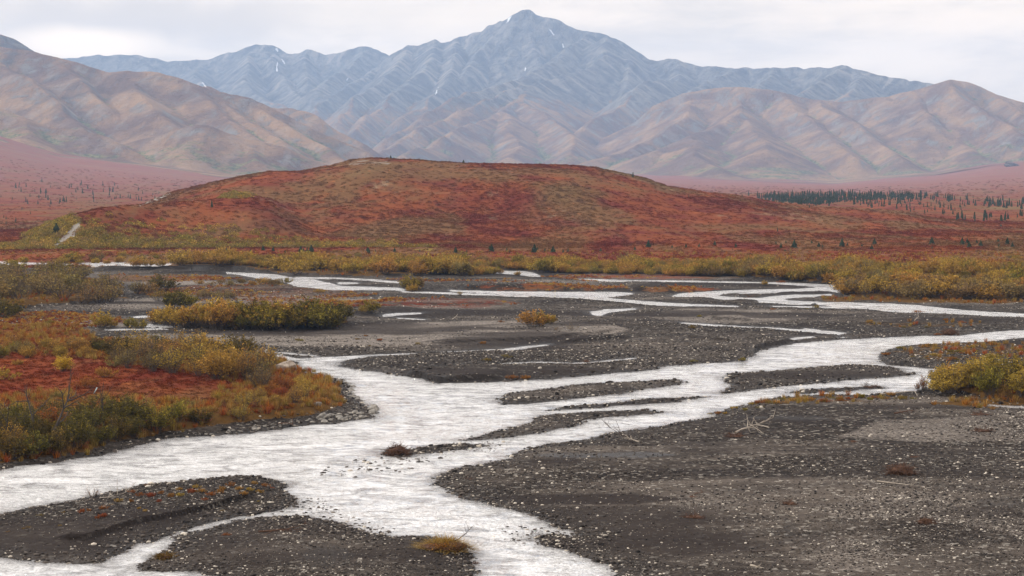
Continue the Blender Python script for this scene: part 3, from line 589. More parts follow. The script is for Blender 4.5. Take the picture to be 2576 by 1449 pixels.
CEN = [
 (R_([(-150,150),(165,146),(210,141),(260,137),(350,138),(400,149),(450,154),(515,153),(550,138),(580,128),(615,115),(650,113),(685,114),(720,133),(750,133),(772,126),(820,137),(850,130),(905,119),(925,116),(945,125),(983,144)], 7300, 7000), .50),
 (R_([(983,144),(1000,130),(1035,113),(1060,113),(1076,106),(1082,99),(1090,97),(1100,108),(1115,107),(1130,103),(1140,96),(1165,90),(1190,79),(1210,77),(1225,67),(1260,50),(1290,35),(1315,25),(1338,26),(1350,33),(1375,41),(1400,46),(1430,62),(1460,73),(1490,82),(1520,85),(1540,95),(1560,108),(1600,135),(1625,151)], 6700, 6300), .60),
 (R_([(1625,151),(1650,150),(1690,148),(1720,155),(1750,169),(1800,170),(1850,169),(1885,173),(1930,167),(2010,169),(2050,168),(2100,167),(2130,164),(2150,175),(2200,191),(2250,202),(2290,205),(2360,215)], 6300, 5700), .50),
 (R_([(1325,30),(1335,80),(1350,125),(1362,160)], 6450, 6150), .62),
 (R_([(1260,52),(1235,100),(1190,150),(1150,190),(1090,235)], 6550, 5900), .60),
 (R_([(1480,86),(1440,115),(1400,145),(1360,166),(1310,196),(1275,214),(1190,228),(1140,250),(1060,292),(985,345),(960,385)], 6350, 4500), .56),
 (R_([(1520,90),(1525,140),(1450,175),(1380,199),(1335,216),(1275,234),(1190,267),(1110,300),(1060,322),(990,362),(950,395)], 6200, 4200), .52),
 (R_([(1335,216),(1322,253),(1270,280),(1210,303),(1150,328),(1080,365),(1008,400)], 5400, 4100), .48),
 (R_([(1322,253),(1360,280),(1420,320),(1450,350),(1440,395)], 5200, 4200), .45),
 (R_([(1270,280),(1290,330),(1300,370),(1290,400)], 4900, 4150), .40),
 (R_([(1717,200),(1660,203),(1615,208),(1560,262),(1510,300),(1475,322),(1430,360),(1390,395)], 5900, 4300), .52),
 (R_([(1690,150),(1700,180),(1717,200)], 6250, 5900), .5),
 (R_([(1560,110),(1580,150),(1590,190),(1575,225)], 6250, 5700), .6),
 (R_([(1090,99),(1080,150),(1030,200),(985,250),(930,290),(885,330)], 6650, 5000), .60),
 (R_([(1140,98),(1130,160),(1110,210),(1060,260),(1010,300)], 6550, 5200), .6),
 (R_([(983,148),(930,185),(858,228),(800,265),(780,295),(790,330)], 6900, 5400), .55),
 (R_([(1035,115),(990,170),(930,225),(880,265),(850,310)], 6700, 5200), .58),
 (R_([(625,116),(622,165),(622,200),(650,240),(735,275),(780,310)], 7200, 5600), .55),
 (R_([(685,116),(700,170),(735,215),(765,250)], 7200, 6200), .6),
 (R_([(772,128),(770,180),(785,220)], 7150, 6400), .6),
 (R_([(925,118),(890,160),(840,195),(800,225)], 7050, 6200), .56),
 (R_([(515,155),(480,190),(520,225),(600,250),(680,280)], 7250, 5700), .5),
 (R_([(350,140),(380,180),(430,215)], 7300, 6700), .5),
 (R_([(1850,170),(1800,195),(1745,220),(1700,255)], 6050, 5300), .5),
 (R_([(1960,168),(1930,200),(1900,225)], 6000, 5500), .5),
 (R_([(2130,166),(2060,200),(2020,235)], 5850, 5300), .5),
 (R_([(2150,176),(2160,210),(2130,245)], 5850, 5300), .5),
]
LEF = [
 (R_([(-300,60),(0,87),(22,97),(45,112),(80,135),(200,200)], 3900), .5),
 (R_([(-300,100),(0,115),(75,124),(100,126),(130,137),(170,148),(220,165),(265,177),(310,173),(360,178),(400,187),(440,195),(500,215),(560,235),(620,246),(680,270),(720,290),(800,325),(860,350),(900,368),(940,388),(975,415)], 3500, 3150), .46),
 (R_([(640,262),(695,272),(730,272),(770,280),(800,295),(850,330),(900,355),(960,395)], 3900, 3700), .42),
 (R_([(0,160),(60,200),(150,273),(240,328),(300,365)], 3420, 2850), .44), (R_([(-60,125),(0,160)],3480,3420),.44),
 (R_([(117,133),(167,180),(250,250),(350,322),(400,360)], 3470, 2950), .44),
 (R_([(273,178),(333,217),(383,260),(433,322)], 3420, 3000), .44),
 (R_([(417,193),(500,233),(567,300),(607,342)], 3380, 3000), .44),
 (R_([(583,240),(700,300),(800,367),(858,398)], 3300, 2950), .42),
 (R_([(500,215),(560,262),(640,320),(690,360)], 3350, 2950), .42),
 (R_([(-200,265),(0,273),(50,293),(100,317),(167,322),(240,347),(300,375)], 2950, 2780), .38),
 (R_([(267,379),(330,355),(400,337),(440,325),(483,315),(505,316),(567,337),(640,356),(700,371),(783,402),(860,425)], 2900, 2850), .34),
 (R_([(483,316),(470,350),(440,385)], 2890, 2760), .34),
 (R_([(567,337),(600,370),(640,405)], 2890, 2760), .34),
 (R_([(50,293),(40,330),(30,350)], 2900, 2740), .34),
]
RIG = [
 (R_([(1380,425),(1442,408),(1525,350),(1600,302),(1640,268),(1717,234),(1760,226),(1817,219),(1880,219),(1940,224),(1990,236),(2050,249),(2110,257),(2160,250),(2220,245),(2290,228),(2330,211),(2365,200),(2410,206),(2450,218),(2500,237),(2576,259),(2700,300),(2900,350)], 4700, 4500), .44),
 (R_([(1984,236),(2007,267),(2050,317),(2100,362),(2140,400)], 4620, 3900), .42),
 (R_([(2060,251),(2077,273),(2134,310),(2217,367),(2270,400)], 4600, 3900), .42),
 (R_([(2230,244),(2284,283),(2350,327),(2417,365),(2470,395)], 4550, 3900), .42),
 (R_([(2365,203),(2400,240),(2450,268),(2517,310),(2576,338),(2700,380)], 4500, 3850), .46),
 (R_([(1817,221),(1867,262),(1867,278),(1800,323),(1717,347),(1640,385)], 4680, 3950), .42),
 (R_([(1867,278),(1900,330),(1920,380)], 4500, 3850), .38),
 (R_([(1717,300),(1640,345),(1558,385),(1442,418)], 4400, 3950), .40),
 (R_([(1730,236),(1725,270),(1717,300)], 4680, 4400), .42),
 (R_([(2300,230),(2310,280),(2330,300)], 4500, 4200), .42),
 (R_([(2500,237),(2560,290),(2650,340)], 4480, 4000), .46),
 (R_([(1717,347),(1760,390),(1800,425)], 4050, 3600), .34),
]
mountain('mountain_range', -1700, 1700, 4.2, np.linspace(3950, 7700, 470), CEN, 100, 330, 9, 9.0)
mountain('mountain_slope_left', -1700, -250, 3.8, np.linspace(2500, 4250, 300), LEF, 200, 420, 3, 1.5)
mountain('mountain_slope_right', 0, 1700, 3.8, np.linspace(3350, 5300, 300), RIG, 300, 420, 3.5, 1.5)
# ---- base sheet under everything
bm = rawmesh('bedrock', [(-4500, -600, -2.4), (4500, -600, -2.4), (4500, 9000, -2.4), (-4500, 9000, -2.4)], [0, 1, 2, 3], 4, M_hill, False, {'zone': np.zeros((4, 3))})
tag(link('terrain', bm), kind='structure')
# ---- haze
def haze():
    x0, x1, y0, y1, z0, z1 = -4600, 4600, -700, 9100, -3.6, 640
    V = [(x0,y0,z0),(x1,y0,z0),(x1,y1,z0),(x0,y1,z0),(x0,y0,z1),(x1,y0,z1),(x1,y1,z1),(x0,y1,z1)]
    Fc = [0,3,2,1, 4,5,6,7, 0,1,5,4, 1,2,6,5, 2,3,7,6, 3,0,4,7]
    m = bpy.data.materials.new('haze'); m.use_nodes = True; t = m.node_tree; t.nodes.clear()
    o = t.nodes.new('ShaderNodeOutputMaterial'); v = t.nodes.new('ShaderNodeVolumePrincipled')
    v.inputs['Density'].default_value = 0.98e-4; v.inputs['Color'].default_value = (0.46, 0.67, 1.0, 1); v.inputs['Anisotropy'].default_value = 0.1
    t.links.new(v.outputs[0], o.inputs['Volume'])
    tag(link('haze', rawmesh('haze', V, Fc, 4, m)), kind='stuff')
haze()

# ================================================================== PLANTS, WOOD, STONES
def tubes(paths, k=3):
    """paths: list of (points (n,3), radii (n)) -> verts, quads"""
    V = []; Fc = []; o = 0
    for pts, rad in paths:
        pts = np.asarray(pts, float); n = len(pts)
        T = np.gradient(pts, axis=0); T /= np.linalg.norm(T, axis=1)[:, None] + 1e-9
        ref = np.where(np.abs(T[:, 2:3]) < 0.9, np.array([[0, 0, 1.0]]), np.array([[1.0, 0, 0]]))
        A = np.cross(T, ref); A /= np.linalg.norm(A, axis=1)[:, None] + 1e-9; B = np.cross(T, A)
        for j in range(k):
            a = 2 * math.pi * j / k; V.append(pts + (A * math.cos(a) + B * math.sin(a)) * np.asarray(rad)[:, None])
        i = np.arange(n - 1)
        for j in range(k):
            j2 = (j + 1) % k; Fc.append(np.stack([o + j * n + i, o + j2 * n + i, o + j2 * n + i + 1, o + j * n + i + 1], -1))
        o += n * k
    return np.concatenate(V), np.concatenate(Fc)
def leafquads(C, size, g, flat_=0.5, asp=0.5, cv=None):
    n = len(C); a = g.normal(size=(n, 3)); a /= np.linalg.norm(a, axis=1)[:, None]
    b_ = g.normal(size=(n, 3)); b_ -= (b_ * a).sum(1)[:, None] * a; b_ /= np.linalg.norm(b_, axis=1)[:, None]
    s = size * g.uniform(.6, 1.35, (n, 1)); a = a * s; b_ = b_ * s * asp
    V = np.stack([C - a, C + b_, C + a, C - b_], 1).reshape(-1, 3)
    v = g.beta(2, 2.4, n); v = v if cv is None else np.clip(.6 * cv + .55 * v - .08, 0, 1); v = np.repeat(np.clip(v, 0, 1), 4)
    return V, np.arange(n * 4).reshape(-1, 4), v
def willow(seed, w, nst, twigs, nleaf, ls, lo=0.35, up=0.85, srad=.011):
    g = np.random.default_rng(seed); paths = []; C = []; CV = []
    for i in range(nst):
        a = g.uniform(0, 2 * math.pi); u = g.uniform(0, 1) ** .6; H = (1 - 0.45 * u * u) * g.uniform(.72, 1.05)
        tip = np.array([math.cos(a) * u * w, math.sin(a) * u * w, H]); base = np.array([math.cos(a), math.sin(a), 0]) * g.uniform(.02, .22) * w
        mid = base * .5 + tip * .5 + np.array([math.cos(a), math.sin(a), 0]) * w * .16 * u - np.array([0, 0, .06 * u])
        t_ = np.linspace(0, 1, 6)[:, None]; p = (1 - t_) ** 2 * base + 2 * t_ * (1 - t_) * mid + t_ ** 2 * tip + g.normal(size=(6, 3)) * .012
        p[0, 2] = -.05; paths.append((p, np.linspace(srad, .002, 6)))
        for k_ in range(twigs):
            s = g.uniform(.3, .95); i0 = int(s * 5); q = p[i0] + (p[min(i0 + 1, 5)] - p[i0]) * (s * 5 - i0)
            L = g.uniform(.12, .30); dr = g.normal(size=3) * .6 + np.array([math.cos(a) * .5, math.sin(a) * .5, up]); dr /= np.linalg.norm(dr)
            e = q + dr * L; paths.append((np.array([q, (q + e) / 2 + g.normal(size=3) * .01, e]), np.array([.005, .004, .0015])))
            m = max(1, int(nleaf / (nst * twigs))); tt_ = g.uniform(.15, 1.08, m)[:, None]
            c_ = q + dr * L * tt_ + g.normal(size=(m, 3)) * .028; kk_ = c_[:, 2] > lo * g.uniform(.35, 1.3, m); C.append(c_[kk_]); CV.append(np.full(kk_.sum(), np.clip(g.uniform(0, 1) * .7 + .45 * (q[2] - .3), 0, 1)))  # twig tone: random, with foliage shade painted in, darker low and lighter on top
    C = np.concatenate(C); V, Fq, v = leafquads(C, ls, g, cv=np.concatenate(CV))
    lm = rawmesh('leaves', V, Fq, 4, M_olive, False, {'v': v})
    V, Fq = tubes(paths); sm = rawmesh('stems', V, Fq, 4, M_bark, True)
    return lm, sm
WIL = {'full': [willow(10 + i, w, 30, 9, 2300, .040, .22) for i, w in enumerate((.55, .7, .85, .62))],
       'sparse': [willow(20 + i, w, 26, 8, 800, .036, .35) for i, w in enumerate((.5, .62, .75))],
       'round': [willow(30 + i, w, 36, 9, 2600, .038, .42) for i, w in enumerate((.6, .72))],
       'low': [willow(40 + i, w, 30, 8, 2400, .045, .05, .5) for i, w in enumerate((1.2, 1.5, 1.0))],
       'near': [willow(50 + i, w, 34, 11, 3600, .030, .2) for i, w in enumerate((.6, .75, .5))],
       'nearsparse': [willow(60 + i, w, 28, 11, 1300, .026, .3, 1.0, .009) for i, w in enumerate((.42, .55, .66))],
       'twig': [willow(70 + i, w, 16, 8, 120, .028, .2) for i, w in enumerate((.6, .8))]}
PROTO_FACES = {}
def place_two(name, kids, x, y, z, s, rz, label, cat, group, sxy=1.0, tilt=0.0):
    e = bpy.data.objects.new(name, None); COL.objects.link(e); e.empty_display_size = .1
    e.location = (x, y, z); e.rotation_euler = (tilt * random.uniform(-1, 1), tilt * random.uniform(-1, 1), rz); e.scale = (s * sxy, s * sxy, s)
    tag(e, label, cat, group)
    for nm, me, mat in kids:
        o = link(nm, me, e)
        if mat is not None and me.materials[0] != mat:
            o.material_slots[0].link = 'OBJECT'; o.material_slots[0].material = mat
    return e
def W_at(x, y, h, kind, mat, label, group=None, sxy=1.0, z=None, cat='shrub', name='willow_shrub'):
    lm, sm = random.choice(WIL[kind]); z = float(zat(x, y)[0]) if z is None else z
    return place_two(name, [('foliage', lm, mat), ('branches', sm, None)], x, y, z - .03, h, random.uniform(0, 6.28), label, cat, group, sxy, .06)
def W_px(px, py, hp, kind, mat, label, group=None, sxy=1.0, **k):
    p = hit(px, py)
    return W_at(p[0], p[1], hp * p[3] / F, kind, mat, label, group, sxy, p[2], **k)
def pick(wts):
    r_ = random.random() * sum(w for _, w in wts)
    for a, w in wts:
        r_ -= w
        if r_ <= 0: return a
    return wts[0][0]
def sprinkle(poly, n, mind, ok=None, tries=60):
    """points on the flat valley floor inside a traced area, kept apart"""
    P_ = [tuple(map(float, flat(a, b_ + e_))) for a, b_ in poly for e_ in (0, 25)]; xs = [p[0] for p in P_]; ys = [p[1] for p in P_]
    out = []; cnt = 0
    while len(out) < n and cnt < n * tries:
        cnt += 1; x = random.uniform(min(xs), max(xs)); y = random.uniform(min(ys), max(ys))
        q_ = topix(np.array([x]), np.array([y]), zat(x, y))
        if not inpoly(q_[0], q_[1], poly)[0]: continue
        if ok and not ok(x, y): continue
        if any((x - a) ** 2 + (y - b_) ** 2 < mind * mind for a, b_ in out): continue
        out.append((x, y))
    return out
dry = lambda x, y: gsample(G.d, x, y) > 0.5
def thicket(poly, n, mind, hr, mix, label, group, sxy=(1.0, 1.3)):
    for x, y in sprinkle(poly, n, mind, dry):
        kind, mat = pick(mix); W_at(x, y, random.uniform(*hr), kind, mat, label, group, random.uniform(*sxy))
# --- mid left thickets
thicket([(-60,715),(0,700),(120,696),(190,705),(250,722),(330,752),(296,760),(225,768),(120,775),(40,782),(-60,790)], 36, 2.0, (1.9, 2.7),
        [(('sparse', M_dull), 5), (('full', M_dull), 3), (('sparse', M_olive), 2)], 'grey-brown half-bare willow in the wide thicket at the left edge beyond the red bank', 'willows of the wide left thicket', (1.1, 1.5))
thicket([(-60,700),(0,688),(120,684),(230,700),(120,700)], 7, 2.5, (1.8, 2.4), [(('full', M_olive), 1), (('full', M_dull), 1)],
        'olive willow at the back of the wide thicket on the left', 'olive willows behind the left thicket', (1.1, 1.5))
for px, py, h_ in ((8,800,48),(-8,795,44),(30,792,30)): W_px(px, py, h_, 'full', M_deep, 'dark olive willow cut by the left picture edge below the wide thicket', 'dark willows at the left edge', 1.2)
for px, py, h_, kd, mt, lb_ in (
    (345,738,36,'sparse',M_dull,'grey-green willow just right of the wide left thicket'),
    (372,740,34,'full',M_dull,'dull green willow left of the dark bushy willow above the pale gravel'),
    (405,732,44,'full',M_deep,'dark bushy willow standing on pale gravel right of the wide left thicket'),
    (398,758,34,'sparse',M_olive,'slender sparse willow in front of the dark bushy willow'),
    (438,779,50,'full',M_deep,'dark green rounded willow behind the left end of the long willow clump'),
    (470,774,40,'full',M_olive,'green willow to the right of the dark rounded willow'),
    (1030,730,40,'full',M_olive,'large dusty green willow on gravel beside the middle channel'),
    (1050,727,32,'full',M_dull,'smaller willow leaning on the right of the dusty green willow'),
    (1038,735,24,'full',M_ochre,'yellowish sprout at the foot of the dusty green willow'),
    (1340,822,46,'full',M_ochre,'golden green willow alone on the pale gravel bar'),
    (1362,820,36,'full',M_olive,'low right half of the lone golden willow clump'),
    (1385,815,26,'full',M_ochre,'small golden willow at the right end of the lone clump'),
    (932,788,36,'full',M_olive,'green willow with bare base right of the long willow clump'),
    (912,790,24,'sparse',M_ochre,'thin ochre willow left of the small green willow'),
    (258,824,42,'full',M_ochre,'bright yellow-green willow alone left of the long clump'),
    (283,822,16,'low',M_ochre,'low ochre sprout beside the bright yellow-green willow'),
    (326,826,28,'full',M_olive,'low green willow left of the shallow pool'),
    (352,827,26,'full',M_olive,'low green willow right beside the shallow pool'),
    (122,815,12,'low',M_olive,'tiny green shrub on the red gravel flat at far left'),
    (190,822,14,'low',M_ochre,'small yellow shrub left of the bright yellow-green willow'),
    (1302,694,13,'full',M_ochre,'small golden willow on the spit by the small pond'),
    (1924,718,13,'full',M_ochre,'small golden bush on the spit beside the upper channel'),
    (1157,744,14,'sparse',M_ochre,'small sparse shrub between two thin channels'),
    (1442,832,22,'twig',M_ochre,'thin leggy sapling right of the lone golden willow'),
    (1402,833,14,'twig',M_ochre,'tiny bare sapling on the pale bar'),
    (805,736,11,'low',M_ochre,'small ochre bush on the left shore of the middle channel'),
    (2143,738,44,'sparse',M_dull,'open twiggy willow at the river bend before the right thicket'),
    (2128,741,18,'full',M_ochre,'low golden willow at the tip of the right thicket'),
    (2183,978,22,'twig',M_dull,'bare twiggy shrub standing in the river at right'),
    (2205,977,16,'twig',M_rust,'second smaller bare shrub in the river at right'),
    (2188,813,10,'low',M_ochre,'low straw-coloured tuft on the far right gravel'),
    (1742,826,9,'low',M_olive,'low green cushion plant beside the thin braided channel'),
    (232,1252,34,'twig',M_rust,'thin orange sapling standing up on the lower left bar'),
    (160,934,42,'near',M_yellow,'bright yellow bush on the red tundra of the left bank'),
    (1965,712,8,'low',M_rust,'low rusty bush on the spit beside the upper channel')):
    W_px(px, py, h_, kd, mt, lb_, None, 1.15)
# --- long willow clump in the middle left
for px, py, h_ in ((530,827,78),(548,829,70),(560,826,66)): W_px(px, py, h_, 'round', M_ochre, 'big round golden willow with bare stems at the left of the long clump', 'round golden willows of the long clump', 1.0)
for px, py, h_ in ((395,820,45),(418,822,50),(440,822,55),(462,824,50),(485,824,60),(505,822,52)):
    W_px(px, py, h_, 'round', M_ochre, 'ochre willow in the left end of the long clump beside the shallow pool', 'ochre willows at the left end of the long clump', 1.05)
for i in range(26):
    px = 585 + i * 11.1 + random.uniform(-4, 4); py = random.uniform(804, 829) if i < 26 else random.uniform(806, 818)
    W_px(px, py, random.uniform(42, 66) * (1 if i < 24 else .75), random.choice(('full', 'full', 'round')), random.choice((M_olive, M_deep, M_olive, M_ochre)),
         'olive willow in the dense right part of the long clump above the dark cut bank', 'olive willows of the long clump', random.uniform(1.0, 1.35))
for i in range(9):
    W_px(500 + i * 27, random.uniform(712, 720), random.uniform(9, 20), 'low', random.choice((M_ochre, M_dull)), 'low straw-orange shrub on the gravel flat left of the middle channel', 'low shrubs left of the middle channel', 1.1, name='low_shrub')
for i in range(9):
    W_px(500 + i * 11, random.uniform(748, 756), random.uniform(16, 26), 'sparse', M_dull, 'bare greyish shrub in the row behind the long willow clump', 'bare grey shrubs behind the long clump', 1.1, name='bare_shrub')
# --- right thicket: front individuals
thicket([(2125,742),(2200,748),(2330,752),(2470,755),(2640,757),(2640,738),(2450,735),(2300,733),(2200,730),(2140,728)], 34, 2.3, (1.5, 2.4),
        [(('full', M_ochre), 3), (('full', M_dull), 3), (('sparse', M_ochre), 2), (('full', M_rust), .4)], 'ochre-brown willow in the front rows of the right-hand thicket', 'willows fronting the right thicket', (1.1, 1.5))
thicket([(1885,703),(2000,708),(2090,716),(2130,722),(2130,706),(2000,698),(1890,692)], 14, 2.8, (1.5, 2.2), [(('full', M_ochre), 3), (('full', M_olive), 2)],
        'golden willow lining the far bank of the upper channel at right', 'willows on the far right bank', (1.1, 1.5))
for px, py, h_, mt in ((2365,742,44,M_dull),(2330,741,40,M_dull),(2440,746,38,M_dull),(2170,735,36,M_dull)):
    W_px(px, py, h_, 'twig', mt, 'dark bare bush standing out in the front of the right thicket', 'dark bare bushes in the right thicket', 1.3)
# --- left far band front individuals
thicket([(360,655),(460,672),(560,684),(700,692),(880,696),(1150,698),(1200,690),(1000,684),(700,678),(480,664)], 16, 3.6, (1.6, 2.4), [(('full', M_ochre), 3), (('full', M_dull), 1)],
        'golden willow along the far bank left of the dusty green willow', 'golden willows on the far bank', (1.2, 1.6))
for px, py, h_ in ((28,668,16),(60,663,18),(268,668,16),(300,664,20),(345,672,22),(375,671,20),(405,671,20),(240,666,18),(320,668,10),(200,664,14),(160,662,18),(350,664,22),(150,664,16)):
    W_px(px, py, h_, 'full', M_ochre, 'golden willow standing in the flooded pools at the far left', 'willows in the far left pools', 1.25)
# --- near left bank
BK = 'willows of the left bank'
thicket([(-40,1068),(0,1064),(140,1058),(300,1052),(460,1048),(540,1050),(540,1070),(460,1080),(360,1098),(270,1122),(170,1142),(80,1152),(-40,1160)], 40, 1.15, (0.9, 1.6),
        [(('near', M_deep), 6), (('nearsparse', M_ochre), 1.5), (('near', M_rust), .6), (('near', M_olive), 1)], 'dark olive willow in the belt along the lower left river bank', 'willows along the lower left bank', (1.0, 1.3))
thicket([(540,1045),(600,1020),(700,985),(770,975),(790,1000),(760,1030),(680,1045),(600,1058)], 16, 1.6, (.65, 1.15), [(('nearsparse', M_ochre), 2), (('near', M_ochre), 1.5), (('near', M_rust), .6)],
        'golden shrub near the rocky point of the left bank', 'shrubs near the rocky point', (1.0, 1.3))
thicket([(270,925),(380,935),(520,950),(640,985),(690,985),(680,945),(655,920),(600,905),(430,895),(290,885)], 36, 1.7, (1.2, 2.2), [(('nearsparse', M_ochre), 4), (('nearsparse', M_dull), 4), (('near', M_ochre), .8), (('near', M_deep), 1.4)],
        'thin straggly willow in the tall belt behind the red tundra left of the boulder', 'straggly willows behind the red tundra', (1.0, 1.3))
W_px(622, 960, 92, 'nearsparse', M_ochre, 'tallest slender golden willow in the straggly belt left of the boulder', None, .55)
thicket([(-40,880),(60,872),(160,872),(250,885),(280,900),(200,905),(60,905),(-40,910)], 16, 1.8, (.7, 1.2), [(('near', M_ochre), 2), (('near', M_dull), 2), (('near', M_olive), 1)],
        'low ochre willow on the back edge of the left red tundra', 'low willows at the back of the red tundra', (1.1, 1.5))
for px, py, h_ in ((243,885,40),(255,888,34)): W_px(px, py, h_, 'near', M_deep, 'dark olive bush at the pool behind the red tundra', 'dark bushes by the pool', 1.0)
for x, y in sprinkle([(-40,915),(200,905),(420,945),(560,1000),(520,1060),(300,1110),(100,1140),(-40,1150)], 12, 3.2, dry):
    W_at(x, y, random.uniform(.45, .8), 'low', random.choice((M_rust, M_rust, M_ochre, M_dull)), 'low rust-red dwarf birch cushion on the left bank tundra', 'dwarf birch cushions on the left bank', name='dwarf_birch_shrub')
# --- bottom right clump
thicket([(2345,985),(2400,965),(2500,955),(2640,950),(2640,998),(2576,1000),(2450,996)], 22, 1.5, (1.3, 2.2), [(('near', M_ochre), 3), (('near', M_olive), 2)],
        'yellow-green willow in the clump at the right edge beside the river', 'yellow-green willows at the right edge', (1.0, 1.35))
for px, py, h_ in ((2322,982,38),(2310,984,24)): W_px(px, py, h_, 'nearsparse', M_rust, 'thin reddish sapling left of the yellow-green clump at the right edge', 'thin saplings beside the right clump', .7)

# --- scatter of uncountable cover with instances (stuff)
def scatter(name, P3, sc_, protos, label=None, sz=None):
    c = bpy.data.collections.new(name + '_sources')
    for i, (me, mat) in enumerate(protos):
        o = bpy.data.objects.new('%s_source_%02d' % (name, i), me); c.objects.link(o)
        if mat is not None: o.material_slots[0].link = 'OBJECT'; o.material_slots[0].material = mat
    n = len(P3); me = bpy.data.meshes.new(name); me.vertices.add(n); me.vertices.foreach_set('co', np.asarray(P3, np.float32).ravel())
    def at_(nm, v):
        a = me.attributes.new(nm, 'FLOAT', 'POINT'); a.data.foreach_set('value', np.asarray(v, np.float32))
    at_('rz', RNG.uniform(0, 6.283, n)); at_('ss', sc_); at_('sh', sc_ * (RNG.uniform(.8, 1.2, n) if sz is None else sz))
    a = me.attributes.new('pi', 'INT', 'POINT'); a.data.foreach_set('value', RNG.integers(0, len(protos), n).astype(np.int32))
    o = link(name, me); tag(o, label, None, None, 'stuff')
    ng = bpy.data.node_groups.new(name, 'GeometryNodeTree')
    ng.interface.new_socket('Geometry', in_out='INPUT', socket_type='NodeSocketGeometry'); ng.interface.new_socket('Geometry', in_out='OUTPUT', socket_type='NodeSocketGeometry')
    gi = ng.nodes.new('NodeGroupInput'); go = ng.nodes.new('NodeGroupOutput'); ci = ng.nodes.new('GeometryNodeCollectionInfo')
    ci.inputs[0].default_value = c; ci.inputs[1].default_value = True; ci.inputs[2].default_value = True
    ip = ng.nodes.new('GeometryNodeInstanceOnPoints'); ip.inputs['Pick Instance'].default_value = True
    def na(nm, dt='FLOAT'):
        q = ng.nodes.new('GeometryNodeInputNamedAttribute'); q.data_type = dt; q.inputs[0].default_value = nm; return [s for s in q.outputs if s.enabled][0]
    cr = ng.nodes.new('ShaderNodeCombineXYZ'); cs = ng.nodes.new('ShaderNodeCombineXYZ')
    ng.links.new(na('rz'), cr.inputs[2]); s_ = na('ss'); ng.links.new(s_, cs.inputs[0]); ng.links.new(s_, cs.inputs[1]); ng.links.new(na('sh'), cs.inputs[2])
    ng.links.new(gi.outputs[0], ip.inputs['Points']); ng.links.new(ci.outputs[0], ip.inputs['Instance']); ng.links.new(na('pi', 'INT'), ip.inputs['Instance Index'])
    ng.links.new(cr.outputs[0], ip.inputs['Rotation']); ng.links.new(cs.outputs[0], ip.inputs['Scale']); ng.links.new(ip.outputs[0], go.inputs[0])
    md = o.modifiers.new('scatter', 'NODES'); md.node_group = ng; return o
def join2(pair, mats):
    """foliage and stems as one mesh, for the scattered masses"""
    (lm, sm) = pair; out = []
    n1, n2 = len(lm.vertices), len(sm.vertices)
    co = np.empty((n1 + n2) * 3, np.float32); lm.vertices.foreach_get('co', co[:n1 * 3]); b_ = np.empty(n2 * 3, np.float32); sm.vertices.foreach_get('co', b_); co[n1 * 3:] = b_
    l1 = np.empty(len(lm.loops), np.int32); lm.loops.foreach_get('vertex_index', l1); l2 = np.empty(len(sm.loops), np.int32); sm.loops.foreach_get('vertex_index', l2)
    v = np.empty(n1, np.float32); lm.attributes['v'].data.foreach_get('value', v)
    for mt in mats:
        me = rawmesh('shrub_source', co.reshape(-1, 3), np.r_[l1, l2 + n1], 4, mt, False, {'v': np.r_[v, np.zeros(n2)]}); me.materials.append(M_bark)
        mi = np.zeros(len(me.polygons), np.int32); mi[len(l1) // 4:] = 1; me.polygons.foreach_set('material_index', mi); out.append((me, None))
    return out
far_src = join2(WIL['full'][1], (M_ochre, M_ochre, M_olive)) + join2(WIL['full'][2], (M_ochre, M_dull)) + join2(WIL['low'][0], (M_ochre,)) + join2(WIL['sparse'][2], (M_ochre,))
def cloud(poly, n, dens=None):
    P_ = [tuple(map(float, flat(a, b_ + e_))) for a, b_ in poly for e_ in (0, 8)]; xs = [p[0] for p in P_]; ys = [p[1] for p in P_]
    x = RNG.uniform(min(xs), max(xs), n * 6); y = RNG.uniform(min(ys), max(ys), n * 6); q_ = topix(x, y, zat(x, y)); m = inpoly(q_[0], q_[1], poly)
    if dens is not None: m &= dens(x, y)
    x, y = x[m][:n], y[m][:n]; return x, y
A1 = cloud([(2140,728),(2700,736),(2900,700),(2900,664),(2300,668),(1800,671),(1880,694),(2130,722)], 900, lambda x, y: gsample(G.d, x, y) > .5)
A2 = cloud([(-300,660),(-300,656),(400,659),(1100,664),(1500,668),(1850,671),(1880,698),(1500,690),(1340,684),(1180,694),(1000,684),(700,676),(480,662),(330,656)], 1300, lambda x, y: gsample(G.d, x, y) > .5)
x = np.r_[A1[0], A2[0]]; y = np.r_[A1[1], A2[1]]; cl_ = vnoise(x * .22, y * .09, 7) + .3 * vnoise(x * .6, y * .3, 8); keep = cl_ > .30; x, y, cl_ = x[keep], y[keep], cl_[keep]; nA1 = int(keep[:len(A1[0])].sum()); z = zat(x, y)
A3 = cloud([(-300,656),(-300,640),(400,640),(1100,646),(1700,654),(2900,646),(2900,675),(1800,685),(1100,665),(400,656)], 420, lambda x, y: vnoise(x * .09, y * .03, 17) + .5 * vnoise(x * .3, y * .1, 18) > .88); z3 = zat(A3[0], A3[1]); scatter('low_willow_scrub', np.c_[A3[0], A3[1], z3 - .05], RNG.uniform(.25, .8, len(A3[0])), join2(WIL['low'][0], (M_ochre, M_olive)) + join2(WIL['low'][2], (M_ochre, M_dull)), 'scattered low yellow scrub on the red flat behind the willow band')
scatter('willow_thicket', np.c_[x, y, z - .05], (0.30 + 1.45 * cl_) * RNG.uniform(.65, 1.35, len(x)) * np.where(np.arange(len(x)) < nA1, 1.0, 1.0), far_src,
        'dense band of ochre and grey-brown willows between the river and the red hill')
